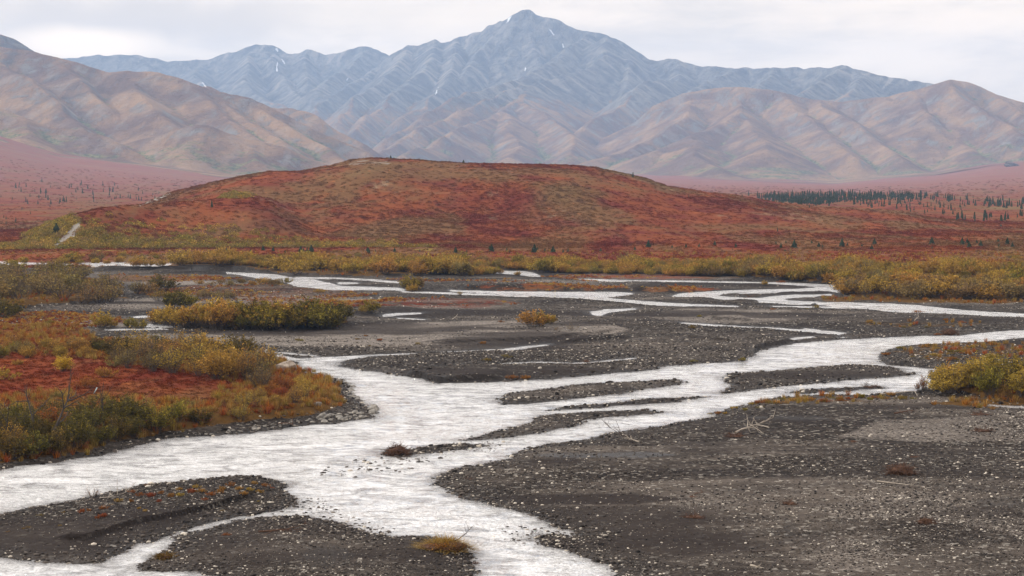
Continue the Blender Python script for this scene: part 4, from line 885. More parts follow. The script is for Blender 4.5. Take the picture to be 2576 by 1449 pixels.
# low yellow-green scrub climbing the left end of the hill
def clump(seed, n, size, h_=.45):
    g = np.random.default_rng(seed); a = g.uniform(0, 6.28, n); r_ = np.sqrt(g.uniform(0, 1, n)); z = h_ * (1 - r_ ** 2) * g.uniform(.25, 1.05, n)
    V, Fq, v = leafquads(np.c_[np.cos(a) * r_, np.sin(a) * r_, z], size, g); return V, Fq, v
DW = []
for i in range(4):
    V, Fq, v = clump(80 + i, 90, .12, .5); DW.append((rawmesh('dwarf_source', V, Fq, 4, M_dwarf, False, {'v': v}), None))
SCR = []
for i, mt in enumerate((M_ochre, M_olive, M_olive, M_dull)):
    V, Fq, v = clump(90 + i, 150, .10, .8); SCR.append((rawmesh('scrub_source', V, Fq, 4, mt, False, {'v': v}), None))
def grid_pts(g, n, w):
    w = w * (g.R ** 2) * 1.0; w = w / w.sum(); i = RNG.choice(w.size, n, p=w.ravel()); 
    jx_ = RNG.uniform(-.5, .5, n); th = g.TH.ravel()[i] + jx_ * (g.th[1] - g.th[0]); r_ = g.R.ravel()[i] + RNG.uniform(-.5, .5, n) * 2
    return r_ * np.sin(th), r_ * np.cos(th)
inv = 1 / HG.R ** 2
front = (HG.R < rc + 10)
x, y = grid_pts(HG, 5200, np.clip(wz - .05, 0, 1) * (sc_ < .3) * front * (HG.R > 372) * inv)
scatter('hill_scrub', np.c_[x, y, zat(x, y) - .1], RNG.uniform(.6, 1.3, len(x)), SCR, 'yellow-green scrub covering the foot and left end of the red hill')
x, y = grid_pts(HG, 26000, (front & (HG.R > 366) & (sc_ < .4)) * (0.4 + fbm(HG.X * .03, HG.Y * .03, 3, 3)).clip(.08, 1) * inv)
scatter('dwarf_birch', np.c_[x, y, zat(x, y) - .12], RNG.uniform(.35, .95, len(x)), DW, 'red and orange dwarf birch growing all over the hill')
x, y = grid_pts(G, 8000, np.clip(G.lb - 1, 0, 1) * (G.R < 190) * (G.d > .6) * 1.0)
scatter('tundra_cover', np.c_[x, y, zat(x, y) - .05], RNG.uniform(.14, .36, len(x)), DW, 'low red tundra plants covering the left bank')
th_ = RNG.uniform(-.31, .31, 15000); r__ = 296 * np.exp(RNG.uniform(0, 1, 15000) * math.log(640 / 296)); x, y = r__ * np.sin(th_), r__ * np.cos(th_); k9 = (gsample(G.d, x, y) > .5) & (gsample(veg, x, y) > .4) | (r__ > 372); x, y = x[k9], y[k9]
scatter('flat_dwarf_birch', np.c_[x, y, zat(x, y) - .1], RNG.uniform(.3, .85, len(x)), DW, 'red and orange dwarf birch carpeting the flat between the willows and the hill')
x, y = grid_pts(TP, 9000, (TP.R < 2200) * (TP.R > 372) / TP.R ** 1.5)
scatter('plain_cover', np.c_[x, y, zat(x, y) - .2], RNG.uniform(.6, 1.3, len(x)) * np.clip(np.hypot(x, y) / 900, .7, 1.6), DW, 'low red shrubs dotted over the plain beyond the hill')
# grass on banks and islets
GR = []
for i, mt in enumerate((M_grass, M_grass, M_rust)):
    g = np.random.default_rng(300 + i); n = 60; a = g.uniform(0, 6.28, n); r_ = g.uniform(0, .35, n); b0 = np.c_[np.cos(a) * r_, np.sin(a) * r_, np.zeros(n)]
    tip = b0 + np.c_[np.cos(a) * g.uniform(.1, .5, n), np.sin(a) * g.uniform(.1, .5, n), g.uniform(.4, 1, n)]; sd_ = np.c_[-np.sin(a), np.cos(a), 0 * a] * .03
    V = np.stack([b0 - sd_, b0 + sd_, tip + sd_ * .2, tip - sd_ * .2], 1).reshape(-1, 3); GR.append((rawmesh('grass_source', V, np.arange(n * 4).reshape(-1, 4), 4, mt, False, {'v': np.repeat(g.uniform(0, 1, n), 4)}), None))
gw = np.clip(moss - .3, 0, 1) * (inner < .3) * (G.d > .4) / G.R ** 1.2
x, y = grid_pts(G, 9000, gw)
scatter('bank_grass', np.c_[x, y, zat(x, y) - .02], RNG.uniform(.25, .5, len(x)), GR, 'dry ochre grass fringing the banks and islets')
gw = (veg > .3) * (veg < .8) * (G.lb < 0) * (G.d > .3) * (G.R < 300) * (0.5 + fbm(X * .12, Y * .12, 3, 17) * 2).clip(0, 1) / G.R ** 1.2
x, y = grid_pts(G, 6000, gw)
scatter('gravel_plants', np.c_[x, y, zat(x, y) - .02], RNG.uniform(.10, .32, len(x)), GR[2:] + [SCR[0], DW[0], DW[1]], 'small rusty plants growing on the mid river gravel')

# --- spruces
def spruce(seed, w, n=16):
    g = np.random.default_rng(seed); V = []; vv = []
    for i in range(n):
        t_ = (i + .3) / n; z = .06 + t_ * .92; r_ = w * (1 - t_) ** .8 * g.uniform(.75, 1.15) + .02; m = 9
        for j in range(m):
            a = j * 6.283 / m + g.uniform(-.3, .3); L = r_ * g.uniform(.6, 1.15); dz = -.05 - L * .25 + g.uniform(-.02, .02); wd_ = .05 + L * .22
            c = np.array([math.cos(a), math.sin(a), 0]); s_ = np.array([-math.sin(a), math.cos(a), 0])
            z0 = np.array([0, 0, z]); V += [z0 + .02 * c + [0, 0, .03], z0 + c * L * .6 + s_ * wd_ + [0, 0, dz * .5], z0 + c * L + [0, 0, dz], z0 + c * L * .6 - s_ * wd_ + [0, 0, dz * .5]]
            vv += [g.uniform(0, 1)] * 4
            V += [z0 + .02 * c + [0, 0, .05], z0 + c * L * .5 + [0, 0, dz * .2 + .05], z0 + c * L * .9 + [0, 0, dz], z0 + c * L * .5 + [0, 0, dz - .05]]; vv += [g.uniform(0, 1)] * 4
    cm = rawmesh('spruce_crown', np.array(V), np.arange(len(V)).reshape(-1, 4), 4, M_needle, False, {'v': np.array(vv)})
    Vt, Ft = tubes([(np.array([[0, 0, -.05], [.004, 0, .3], [0, .004, .7], [0, 0, .99]]), np.array([.028, .02, .012, .003]))], 6)
    return cm, rawmesh('spruce_trunk', Vt, Ft, 4, M_bark, True)
SQ = [spruce(1, .42), spruce(2, .38), spruce(3, .46)]; SL = [spruce(5, .17), spruce(6, .13), spruce(7, .20)]
def tree(px, py, hp, protos, label, group=None, sxy=1.0, lim=1e9):
    p = None
    for k_ in range(14):
        p = hit(px, py + k_ * .7)
        if p and p[3] < lim: break
    if not p: return
    cm, tm = random.choice(protos)
    place_two('spruce_tree', [('crown', cm, None), ('trunk', tm, None)], p[0], p[1], p[2] - .05, hp * p[3] / F, random.uniform(0, 6.28), label, 'tree', group, sxy, .04)
for a in ((983,399,9,'stubby spruce alone on the bare top of the hill'),(1166,410,9,'small spruce on the hill crest right of the bare top'),(1358,413,6,'tiny spruce on the middle of the hill crest'),
          (1592,446,14,'slim dark spruce standing up on the right shoulder of the hill'),(533,521,18,'dark spruce alone on the slope of the front knoll'),(142,588,28,'large dark spruce beside the pale gravel scar'),
          (390,498,9,'small spruce beside the pale track on the left of the hill'),(1268,593,5,'tiny spruce on the middle of the hill face'),(1956,582,10,'faint thin spruce on the right flank of the hill'),
          (1867,496,8,'tiny spruce on the descending right crest'),(1732,497,8,'thin spruce high on the right of the hill'),(2036,523,9,'slender spruce where the far wood meets the hill crest')):
    tree(a[0], a[1], a[2], SQ if a[0] in (142, 983, 1166) else SL, a[3], None, 1.3, 900)
foot = [(924,629,7),(927,635,10),(944,631,4),(993,631,7),(1056,631,4),(1146,635,12),(1174,632,4),(1231,625,6),(1237,631,14),(1275,631,7),(1282,634,5),(1345,633,15),(1352,626,5),(1371,631,6),(1391,633,12),(1417,633,6),(1429,632,7),(1511,630,6),(1597,626,6),(1631,620,13),(1691,621,5),
 (571,637,11),(630,633,6),(662,628,9),(687,630,8),(717,636,6),(757,633,12),(763,635,9),(773,635,10),(783,632,13),(784,639,5),(798,636,4),(817,638,6),(639,633,3),
 (1726,621,7),(1759,620,7),(1798,615,8),(1851,621,8),(1843,627,3),(1965,622,9),(1952,612,5),(1977,610,5),(1975,630,4),(1998,621,14),(2042,610,5),(2060,619,8),(2069,620,5),(2118,619,15),(2132,617,6),(2168,618,5),(2200,613,11),(2193,625,8),(2274,612,3),(2344,613,13),(2345,624,5),(2421,613,12),(2433,611,9),(2438,621,11),(2467,618,11),(2457,610,6),(2511,606,6),(2513,619,6),(2534,613,12),(2547,619,8),(2382,604,3),(2518,568,5)]
for px, py, h_ in foot:
    if px < 900: l_ = 'squat dark spruce at the left foot of the hill above the willow band'; gp = 'spruces at the left foot of the hill'
    elif px < 1700: l_ = 'squat dark spruce along the middle foot of the hill'; gp = 'spruces at the middle foot of the hill'
    else: l_ = 'squat dark spruce on the red flat at the right foot of the hill'; gp = 'spruces at the right foot of the hill'
    tree(px, py + 2, h_ * 1.45 + 1, SQ, l_, gp, 1.2)
def field(poly, n, hr, label, group, sxy=1.0):
    xs = [p[0] for p in poly]; ys = [p[1] for p in poly]; k_ = 0; q = 0
    while k_ < n and q < n * 40:
        q += 1; a, b_ = random.uniform(min(xs), max(xs)), random.uniform(min(ys), max(ys))
        if not inpoly(np.array([a]), np.array([b_]), poly)[0]: continue
        if float(vnoise(np.array([a / 22.0]), np.array([b_ / 6.0]), 5)[0]) < random.uniform(.1, .75): continue
        tree(a, b_, random.uniform(*hr), SL, label, group, sxy); k_ += 1
field([(0,466),(120,455),(260,462),(380,478),(410,490),(330,500),(200,512),(100,515),(0,512)], 64, (5, 14), 'slim hazy spruce scattered over the red plain left of the hill', 'spruces on the left plain', 1.0)
field([(0,520),(90,520),(150,520),(110,548),(60,560),(0,566)], 9, (6, 11), 'small spruce low on the left plain near the hill end', 'lone spruces low on the left plain')
for px, py, h_ in ((328,500,12),(343,502,8),(349,504,12),(356,505,10)): tree(px, py, h_, SL, 'larger spruce in the yellow patch just left of the hill', 'spruces in the yellow patch', 1.3)
field([(2060,512),(2180,500),(2300,498),(2430,512),(2430,540),(2330,540),(2200,522),(2100,516)], 62, (7, 15), 'spruce scattered on the reddish knoll behind the hill', 'spruces on the knoll', 1.0)
field([(2425,518),(2440,506),(2500,503),(2620,512),(2620,530),(2500,522)], 44, (10, 18), 'spruce in the dark cluster high at the right edge', 'spruces of the upper right cluster', 1.1)
field([(2400,556),(2420,548),(2500,540),(2620,538),(2620,558),(2480,558)], 40, (10, 21), 'tall spruce in the lower cluster at the right edge', 'spruces of the lower right cluster', 1.1)
fx_, fy_, fz_ = [], [], []
polyF = [(1876,499),(1950,491),(2060,489),(2200,489),(2330,490),(2600,498),(2600,508),(2440,506),(2250,502),(2120,506),(2060,514),(2030,522),(1960,514),(1900,502)]
while len(fx_) < 760:
    a, b_ = random.uniform(1880, 2600), random.uniform(489, 522)
    if inpoly(np.array([a]), np.array([b_]), polyF)[0] or random.random() < .05:
        p = hit(a, b_ + 2)
        if p and p[3] > 640 and float(vnoise(np.array([a / 9.0]), np.array([b_ / 2.5]), 3)[0]) > .22 + max(0, (a - 2150) / 500): fx_.append(p[0]); fy_.append(p[1]); fz_.append(p[2])
srcF = []
for cm, tm in SL: srcF += join2((cm, tm), (M_needle,))
scatter('spruce_forest', np.c_[fx_, fy_, np.array(fz_) - .1], RNG.uniform(6, 18, len(fx_)) * np.hypot(fx_, fy_) / F, srcF, 'dense dark green spruce wood on the knoll behind the hill', 1.0 * np.ones(len(fx_)))

# --- stones and rocks
ico_v = []; ph = (1 + 5 ** .5) / 2
for a in (-1, 1):
    for b_ in (-ph, ph): ico_v += [(a, b_, 0), (0, a, b_), (b_, 0, a)]
ico_v = np.array(ico_v, float); ico_v /= np.linalg.norm(ico_v[0])
def hullfaces(V):
    bm_ = bmesh.new(); [bm_.verts.new(v) for v in V]; bmesh.ops.convex_hull(bm_, input=bm_.verts); bm_.verts.ensure_lookup_table(); bm_.verts.index_update()
    Fc = np.array([[v.index for v in f.verts] for f in bm_.faces]); bm_.free(); return Fc
import bmesh
icoF = hullfaces(ico_v)
def rockmesh(seed, sub, flat_, mat, rough=.28):
    bm_ = bmesh.new(); bmesh.ops.create_icosphere(bm_, subdivisions=sub, radius=1); g = np.random.default_rng(seed); o3 = g.uniform(0, 50, 3)
    pl = [(Vector(g.normal(size=3)).normalized(), g.uniform(.55, .85)) for _ in range(9)]
    for v in bm_.verts:
        for n_, dd in pl:                            # break planes
            q = v.co.dot(n_)
            if q > dd: v.co -= n_ * (q - dd) * .92
        from mathutils import noise
        v.co *= 1 + rough * .5 * noise.noise(Vector(v.co) * 1.7 + Vector(o3)) + rough * .2 * noise.noise(Vector(v.co) * 5 + Vector(o3))
        v.co.z = v.co.z * flat_ + flat_ * .45
    me = bpy.data.meshes.new('rock'); bm_.to_mesh(me); bm_.free(); me.materials.append(mat); return me
RK = [rockmesh(i, 3, f, M_rock) for i, f in enumerate((.45, .6, .38, .7, .5))]
def rock(px, py, wp, label, group=None, name='rock', me=None, cat='rock', hs=1.0):
    p = hit(px, py); s = wp * p[3] / F / 2; o = link(name, me or random.choice(RK)); o.location = (p[0], p[1], p[2] - s * .12)
    o.scale = (s, s * random.uniform(.6, 1), s * hs * random.uniform(.8, 1.2)); o.rotation_euler = (random.uniform(-.2, .2), random.uniform(-.2, .2), random.uniform(-.6, .6)); tag(o, label, cat, group); return o
bo = rock(720, 932, 58, 'big pale boulder on the river bank beside the golden shrubs', None, 'boulder', rockmesh(77, 4, .85, M_boulder, .2), 'boulder', 1.0); bo.scale.z = bo.scale.x * .95
def along(pts, n, jy, wr, label, group, big=None):
    for i in range(n):
        t_ = random.random() * (len(pts) - 1); k_ = int(t_); f_ = t_ - k_; a = pts[k_][0] * (1 - f_) + pts[k_ + 1][0] * f_; b_ = pts[k_][1] * (1 - f_) + pts[k_ + 1][1] * f_
        rock(a + random.uniform(-6, 6), b_ - random.uniform(0, jy), random.uniform(*wr), label, group)
along([(800,1062),(870,1058),(938,1050),(945,1036)], 60, 18, (9, 24), 'grey angular rock in the heap at the river point of the left bank', 'rocks heaped at the river point')
along([(880,1000),(905,1012),(940,1030)], 22, 12, (9, 22), 'grey rock on the upper side of the river point', 'rocks on the upper side of the point')
along([(745,925),(780,940),(840,955),(880,972),(888,995)], 44, 8, (7, 22), 'pale rock along the shore below the big boulder', 'rocks along the shore below the boulder')
along([(500,1098),(600,1090),(700,1078),(800,1066)], 34, 14, (6, 16), 'small rock on the dark gravel strip of the left bank', 'rocks on the left bank gravel strip')
along([(690,905),(760,912)], 8, 5, (8, 16), 'small rock at the water beside the big boulder', 'rocks by the boulder')
rock(800, 1020, 26, 'rounded pale rock in the dry grass above the rock heap'); rock(1420, 1017, 16, 'dark lone stone in the river below the long thin bar', None)
rock(1322, 1338, 16, 'dark stone in the river beside the big gravel bar'); rock(283, 1375, 22, 'orange-brown stone on the lower left bar')
rock(1942, 1346, 14, 'rounded pale stone low in the right gravel', None)
tor = rock(2548, 418, 52, 'jagged rock outcrop on the far slope at the right edge', None, 'rock_outcrop', rockmesh(88, 4, .5, M_scar, 1.0), 'rock outcrop', .8)
# gravel: real stones in the nearer gravel, one uncountable mass
def stones(name, n, wfun, smin, smax, rmax, label, pw_=5, rs_=1.9, rmin=0):
    w = wfun / G.R ** 2.4; w = np.where((G.R < rmax) & (G.R > rmin), w, 0); x, y = grid_pts(G, n, w); r_ = np.hypot(x, y); z = zat(x, y)
    s = (smin + (smax - smin) * RNG.uniform(0, 1, n) ** pw_) * np.clip(r_ / 85, .8, rs_)
    a = RNG.uniform(0, 6.28, n); sx = s * RNG.uniform(.8, 1.4, n); sy = s * RNG.uniform(.6, 1.0, n); sz = s * RNG.uniform(.35, .7, n)
    B = ico_v[None] * (1 + RNG.uniform(-.22, .22, (n, 12, 1))); bx = B[..., 0] * sx[:, None]; by_ = B[..., 1] * sy[:, None]
    V = np.stack([x[:, None] + bx * np.cos(a)[:, None] - by_ * np.sin(a)[:, None], y[:, None] + bx * np.sin(a)[:, None] + by_ * np.cos(a)[:, None], z[:, None] + B[..., 2] * sz[:, None] + sz[:, None] * .35], -1).reshape(-1, 3)
    Fc = (icoF[None] + (np.arange(n) * 12)[:, None, None]).reshape(-1, 3)
    tag(link(name, rawmesh(name, V, Fc, 3, M_stone, False, {'v': np.repeat(RNG.uniform(0, 1, n), 12)})), label, None, None, 'stuff')
gwt = (G.d > -.35) * (G.lb < .6) * (1 - sand * .85).clip(.06, 1) * (0.35 + pale) * (0.55 + fbm(X * .09, Y * .09, 4, 19) * 1.1).clip(.1, 2) * (terr < .1)
stones('gravel', 150000, gwt, .014, .075, 155, 'grey and pale river stones strewn over the nearer bars', 7)
stones('distant_gravel', 26000, gwt * (1 - pale * 1.3).clip(.03, 1), .028, .060, 260, 'pale pebbles sprinkled over the farther bars', 4, 1.9, 140)
gwt2 = np.exp(-np.abs(G.d) / .5) * (G.lb < .3)
stones('shore_pebbles', 15000, gwt2, .04, .13, 140, 'dark wet stones along the water edge')
sh = np.maximum(sdf_flat(X, Y, [(850,1190),(930,1165),(1010,1158),(1040,1164),(960,1180)], 3, -3), sdf_flat(X, Y, [(1010,1141),(1130,1128),(1230,1116),(1240,1124),(1100,1140)], 3, -3))
sh = np.maximum(sh, sdf_flat(X, Y, [(640,1290),(760,1262),(800,1300),(940,1340),(900,1360),(700,1330)], 3, -3)); sh = np.maximum(sh, sdf_flat(X, Y, [(1300,1335),(1440,1345),(1500,1362),(1430,1380),(1340,1352)], 3, -3))
zz_ = G.Z.copy(); G.Z = np.maximum(G.Z, -.03); stones('shoal_stones', 2600, (sh > -.3) * 1.0, .04, .12, 200, 'stones breaking the surface in the shallows'); G.Z = zz_
# --- low plants on the lower left bar etc.
for px, py, w_, mt in ((352,1247,30,M_rust),(380,1250,40,M_rust),(405,1243,30,M_rust),(430,1250,34,M_rust),(450,1233,26,M_ochre),(480,1240,38,M_rust),(505,1238,34,M_ochre),(528,1247,36,M_rust),(552,1240,34,M_rust),(580,1222,34,M_rust),(612,1246,34,M_ochre),(640,1218,30,M_ochre),(668,1224,30,M_rust),(685,1230,22,M_rust),
    (205,1290,34,M_rust),(225,1286,26,M_rust),(262,1280,30,M_rust),(258,1300,34,M_rust),(245,1304,26,M_rust),(350,1280,20,M_ochre),(365,1286,22,M_ochre),(330,1262,24,M_rust),(400,1262,24,M_rust),(515,1258,24,M_rust),(330,1240,30,M_rust),(655,1240,32,M_ochre),(630,1235,32,M_ochre),(600,1232,32,M_ochre),(560,1232,32,M_ochre),(495,1228,32,M_ochre),(455,1248,32,M_ochre),(300,1262,32,M_ochre)):
    W_px(px, py, w_ * .36, 'low', mt, 'low rust-orange plant on the lower left gravel bar', 'rusty plants on the lower left bar', .9, cat='plant', name='low_plant')
for px, py, w_ in ((160,1290,20),(60,1330,18),(70,1328,22),(150,1323,18),(280,1270,18),(560,1285,18),(650,1262,18),(20,1338,16),(100,1298,24)):
    W_px(px, py, w_ * .3, 'low', M_dull, 'small dull green plant on the lower left gravel bar', 'dull green plants on the lower left bar', 1.1, cat='plant', name='low_plant')
W_px(570, 1347, 9, 'low', M_rust, 'single orange plant on the bottom bar', None, 1.0, cat='plant', name='low_plant')
for i in range(34):
    px = 1795 + i * 15 + random.uniform(-8, 8); py = np.interp(px, [1795,1877,1950,2050,2217,2314], [1042,1020,1006,1000,997,990]) + random.uniform(0, 14)
    W_px(px, float(py), random.uniform(6, 12), 'low', random.choice((M_ochre, M_rust, M_olive)), 'low ochre plant along the near river edge at right', 'plants along the near right river edge', 1.2, cat='plant', name='low_plant')
for i in range(30):
    W_px(random.uniform(2225, 2600), random.uniform(868, 915), random.uniform(4, 9), 'low', random.choice((M_ochre, M_rust, M_olive)), 'low mossy plant on the islet at the right edge', 'plants on the right islet', 1.4, cat='plant', name='low_plant')
for px, py, h_ in ((955,857,7),(1215,865,8),(1273,899,9),(1225,907,8),(1052,866,6),(900,854,5),(1262,811,6),(750,856,6),(757,858,6),(1320,953,11),(1285,953,12),(1870,908,10),(1745,910,7),(2055,775,9),(2030,778,4),(1945,779,5),(1760,797,6),(2310,787,8),(2345,787,9),(2380,806,6),(2330,824,6),(2420,812,6),(2275,824,5),(2360,843,6),(920,846,5),(930,871,4),(1172,1160,5)):
    W_px(px, py, h_, 'low', random.choice((M_dull, M_olive, M_rust)), 'small tuft of plants on open gravel', 'tufts on the open gravel', 1.3, cat='plant', name='low_plant')
# --- driftwood, roots, dead trees
def branchy(seed, L, r0, nb, bend=.3, lift=.1, mat=None, spread=1.0, depth=2):
    g = np.random.default_rng(seed); paths = []
    def grow(p, d_, L_, r_, lv):
        n = 7; pts = [p.copy()]
        for i in range(n - 1):
            d_ = d_ + g.normal(size=3) * bend * .35; d_ /= np.linalg.norm(d_); q = pts[-1] + d_ * L_ / (n - 1); q[2] = max(q[2], r_ * .4); pts.append(q)
        pts = np.array(pts); paths.append((pts, np.linspace(r_, r_ * .3, n)))
        if lv < depth:
            for k_ in range(nb if lv == 0 else 2):
                i = int(g.integers(1, n)); dd = d_ + g.normal(size=3) * spread + np.array([0, 0, lift]); dd /= np.linalg.norm(dd); grow(pts[i], dd, L_ * g.uniform(.3, .6), r_ * .5, lv + 1)
    grow(np.array([0, 0, r0]), np.array([1, 0, lift]), L, r0, 0)
    V, Fq = tubes(paths, 6); return rawmesh('wood', V, Fq, 4, mat or M_dead, True)
def wood(px, py, px2, py2, r_, nb, label, seed, mat=None, name='driftwood', lift=.06, bend=.3, cat='driftwood', spread=.8, dz=0, depth=2):
    p = hit(px, py); x2, y2 = flat(px2, py2) ; x1, y1 = flat(px, py); dx, dy = float(x2 - x1), float(y2 - y1); L = math.hypot(px2 - px, py2 - py) * p[3] / F; dy = max(-abs(dx), min(abs(dx), dy))
    o = link(name, branchy(seed, L, r_, nb, bend, lift, mat, spread, depth)); o.location = (p[0], p[1], p[2] + dz); o.rotation_euler = (0, 0, math.atan2(dy, dx)); tag(o, label, cat); return o
wood(1608,1114,1578,1106,.05,4,'white bleached driftwood with stubby limbs near the river edge',1,lift=.12)
wood(1590,1112,1520,1103,.035,6,'grey twiggy branch lying left of the bleached driftwood',2,M_bark,lift=.3,spread=1.1)
wood(1935,1077,1870,1071,.035,5,'long pale branch arching over the gravel right of the bleached driftwood',3,lift=.09)
wood(1850,1092,1935,1080,.065,6,'forked pale driftwood limb with dark root end',4,lift=.12)
wood(2207,1212,2354,1229,.035,2,'long thin straight stick on the right gravel',5,bend=.1,lift=.0,depth=1)
wood(1890,1390,1975,1388,.05,3,'brown branch lying low in the bottom right gravel',6,M_bark)
wood(1888,1426,1927,1432,.05,2,'short pale driftwood at the bottom of the gravel',7)
wood(2545,1160,2600,1155,.04,2,'pale stick cut by the right picture edge',8)
wood(250,1255,330,1236,.035,5,'grey branch lying on the lower left bar beside the orange sapling',9,M_dead,lift=.12)
wood(650,1340,760,1330,.04,5,'dark tangled branch on the bottom gravel bar',10,M_dark,lift=.08)
wood(2215,994,2300,1000,.06,2,'weathered log lying near the right willow clump',11,lift=.02)
wood(2300,808,2330,800,.05,5,'forked dead branch on the far right gravel',12,M_dead,lift=.35)
wood(2250,1042,2300,1038,.05,4,'brown driftwood on the dark gravel at right',13,M_dark); wood(1920,1075,1960,1068,.03,4,'small grey twig pile behind the forked limb',14,M_bark,lift=.2)
wood(1137,805,1155,800,.06,4,'small dead snag on the dark gravel mid river',15,M_dead,lift=.3); wood(1745,1245,1790,1238,.02,3,'thin orange root on the dark gravel',16,M_dark)
wood(2000,1300,1985,1300,.03,3,'short stick near the reddish root clump',17,M_dead); wood(768,862,775,853,.05,3,'pale twig standing on the pale bar',18,M_dead,lift=.7)
wood(1870,752,1900,751,.08,4,'driftwood heap beside the upper right channel',19,M_dark); wood(700,1068,745,1072,.04,3,'brown root lying on the left bank gravel',20,M_dark)
def roots(px, py, wp, label, seed, hs=.5, n=150, mat=None, r_=.012):
    p = hit(px, py); g = np.random.default_rng(seed); s = wp * p[3] / F / 2; paths = []
    for i in range(n):
        a = g.uniform(0, 6.28); rr = g.uniform(0, .8); st = np.array([math.cos(a) * rr, math.sin(a) * rr * .7, hs * (1 - rr * rr) * g.uniform(.2, 1)]); d_ = g.normal(size=3) * .6 + np.array([math.cos(a), math.sin(a), -.1]); d_ /= np.linalg.norm(d_)
        L = g.uniform(.2, .65); pts = np.array([st, st + d_ * L * .5 + g.normal(size=3) * .07, st + d_ * L + g.normal(size=3) * .1]); pts[:, 2] = np.maximum(pts[:, 2], .01); paths.append((pts, np.array([r_, r_ * .8, r_ * .4]) * g.uniform(.7, 2.0)))
    V, Fq = tubes(paths, 3)
    e = bpy.data.objects.new('root_clump', None); COL.objects.link(e); e.location = (p[0], p[1], p[2] - .02); e.scale = (s, s, s); tag(e, label, 'root clump')
    link('roots', rawmesh('roots', V, Fq, 4, mat or M_dark, True), e)
    m2 = rockmesh(seed, 3, hs * .85, M_dark, .5); q = link('soil_lump', m2, e); q.scale = (.72, .5, .72); return e
roots(1000,1143,68,'dark root mound at the left tip of the thin bar in mid river',1,.75,260,None,.018)
roots(2268,1194,84,'spiky dark root clump on the open right gravel',2,.65,260); roots(1984,1270,44,'small reddish root clump in the right gravel',3,.55,160); roots(2330,1317,56,'reddish-brown root clump low at the right',4,.5,190)
roots(1745,1302,66,'flat brown root clump at the left of the pale stones',5,.25,140); roots(418,1404,62,'brown grassy root mat on the bottom bar',6,.4,200,M_grass,.02); roots(2388,843,46,'dark upturned root wad on the right gravel bank',7,.8,200)
roots(1474,912,22,'dark twig clump on the mid river bar',8,.8,120); roots(1293,953,32,'dark root clump on the lower shore of the big bar',9,.5,150); roots(2147,1112,26,'tiny brown root clump on the right gravel',10,.4,80)
roots(2300,1150,0.1+30,'small brown debris clump right of centre gravel',11,.25,80); roots(2475,1085,60,'low brown debris on the pale right gravel',12,.2,100); roots(2465,1044,56,'reddish debris near the right willow clump',13,.2,100)
roots(1158,1252,18,'small dark clod at the edge of the big bar',14,.7,60); roots(1850,1098,60,'brown debris around the forked driftwood',15,.22,120); roots(1410,1112,40,'dark clod on the river edge of the right bar',16,.3,70)
roots(370,1222,26,'small brown clod on the lower left bar by the water',17,.5,80); roots(1195,1421,28,'small dark grass clod in the river beside the tussock',18,.6,140,M_dark,.02); roots(2185,975,34,'root mat under the bare shrub in the river',19,.3,80)
roots(1740,1250,30,'orange weed streak on the big bar',20,.15,60,M_rust); roots(1180,1205,28,'orange weed patch at the tip of the big bar',21,.15,60,M_rust)
# grassy tussock islet in the river
def tussock(px, py, wp, label):
    p = hit(px, py); s = wp * p[3] / F / 2; e = bpy.data.objects.new('grass_tussock', None); COL.objects.link(e); e.location = (p[0], p[1], p[2] - .05); e.rotation_euler = (0, 0, -.25); tag(e, label, 'grass tussock')
    q = link('soil', rockmesh(55, 4, .36, M_dark, .5), e); q.scale = (s, s * .55, s * .8)
    g = np.random.default_rng(5); n = 2600; a = g.uniform(0, 6.28, n); r_ = np.sqrt(g.uniform(0, 1, n)); bx = np.cos(a) * r_ * s; by_ = np.sin(a) * r_ * s * .5; bz = s * .34 * (1 - r_ ** 2 * .7)
    b0 = np.c_[bx, by_, bz]; h_ = g.uniform(.12, .42, n)[:, None]; ln = g.normal(size=(n, 3)) * [.5, .5, .2] + np.c_[np.cos(a) * r_, np.sin(a) * r_, 1.0 - r_ * .9]
    tip = b0 + ln * h_; sd_ = np.c_[-np.sin(a), np.cos(a), 0 * a] * .009; V = np.stack([b0 - sd_, b0 + sd_, tip + sd_ * .3, tip - sd_ * .3], 1).reshape(-1, 3)
    link('grass', rawmesh('grass', V, np.arange(n * 4).reshape(-1, 4), 4, M_grass, False, {'v': np.repeat(g.uniform(0, 1, n), 4)}), e)
    C = g.normal(size=(500, 3)) * [.25, .12, .06] * s + np.array([-.05 * s, -.35 * s, .30 * s]); V, Fq, v = leafquads(C, .03, g); link('red_leaves', rawmesh('red_leaves', V, Fq, 4, M_rust, False, {'v': v}), e)
    m = branchy(44, s * .9, .02, 5, .4, .5, M_bark, .8); w_ = link('twigs', m, e); w_.location = (s * .1, 0, s * .3); w_.rotation_euler = (0, 0, .5)
tussock(1125,1385,135,'grassy overhanging tussock with red leaves at the end of the bottom bar')
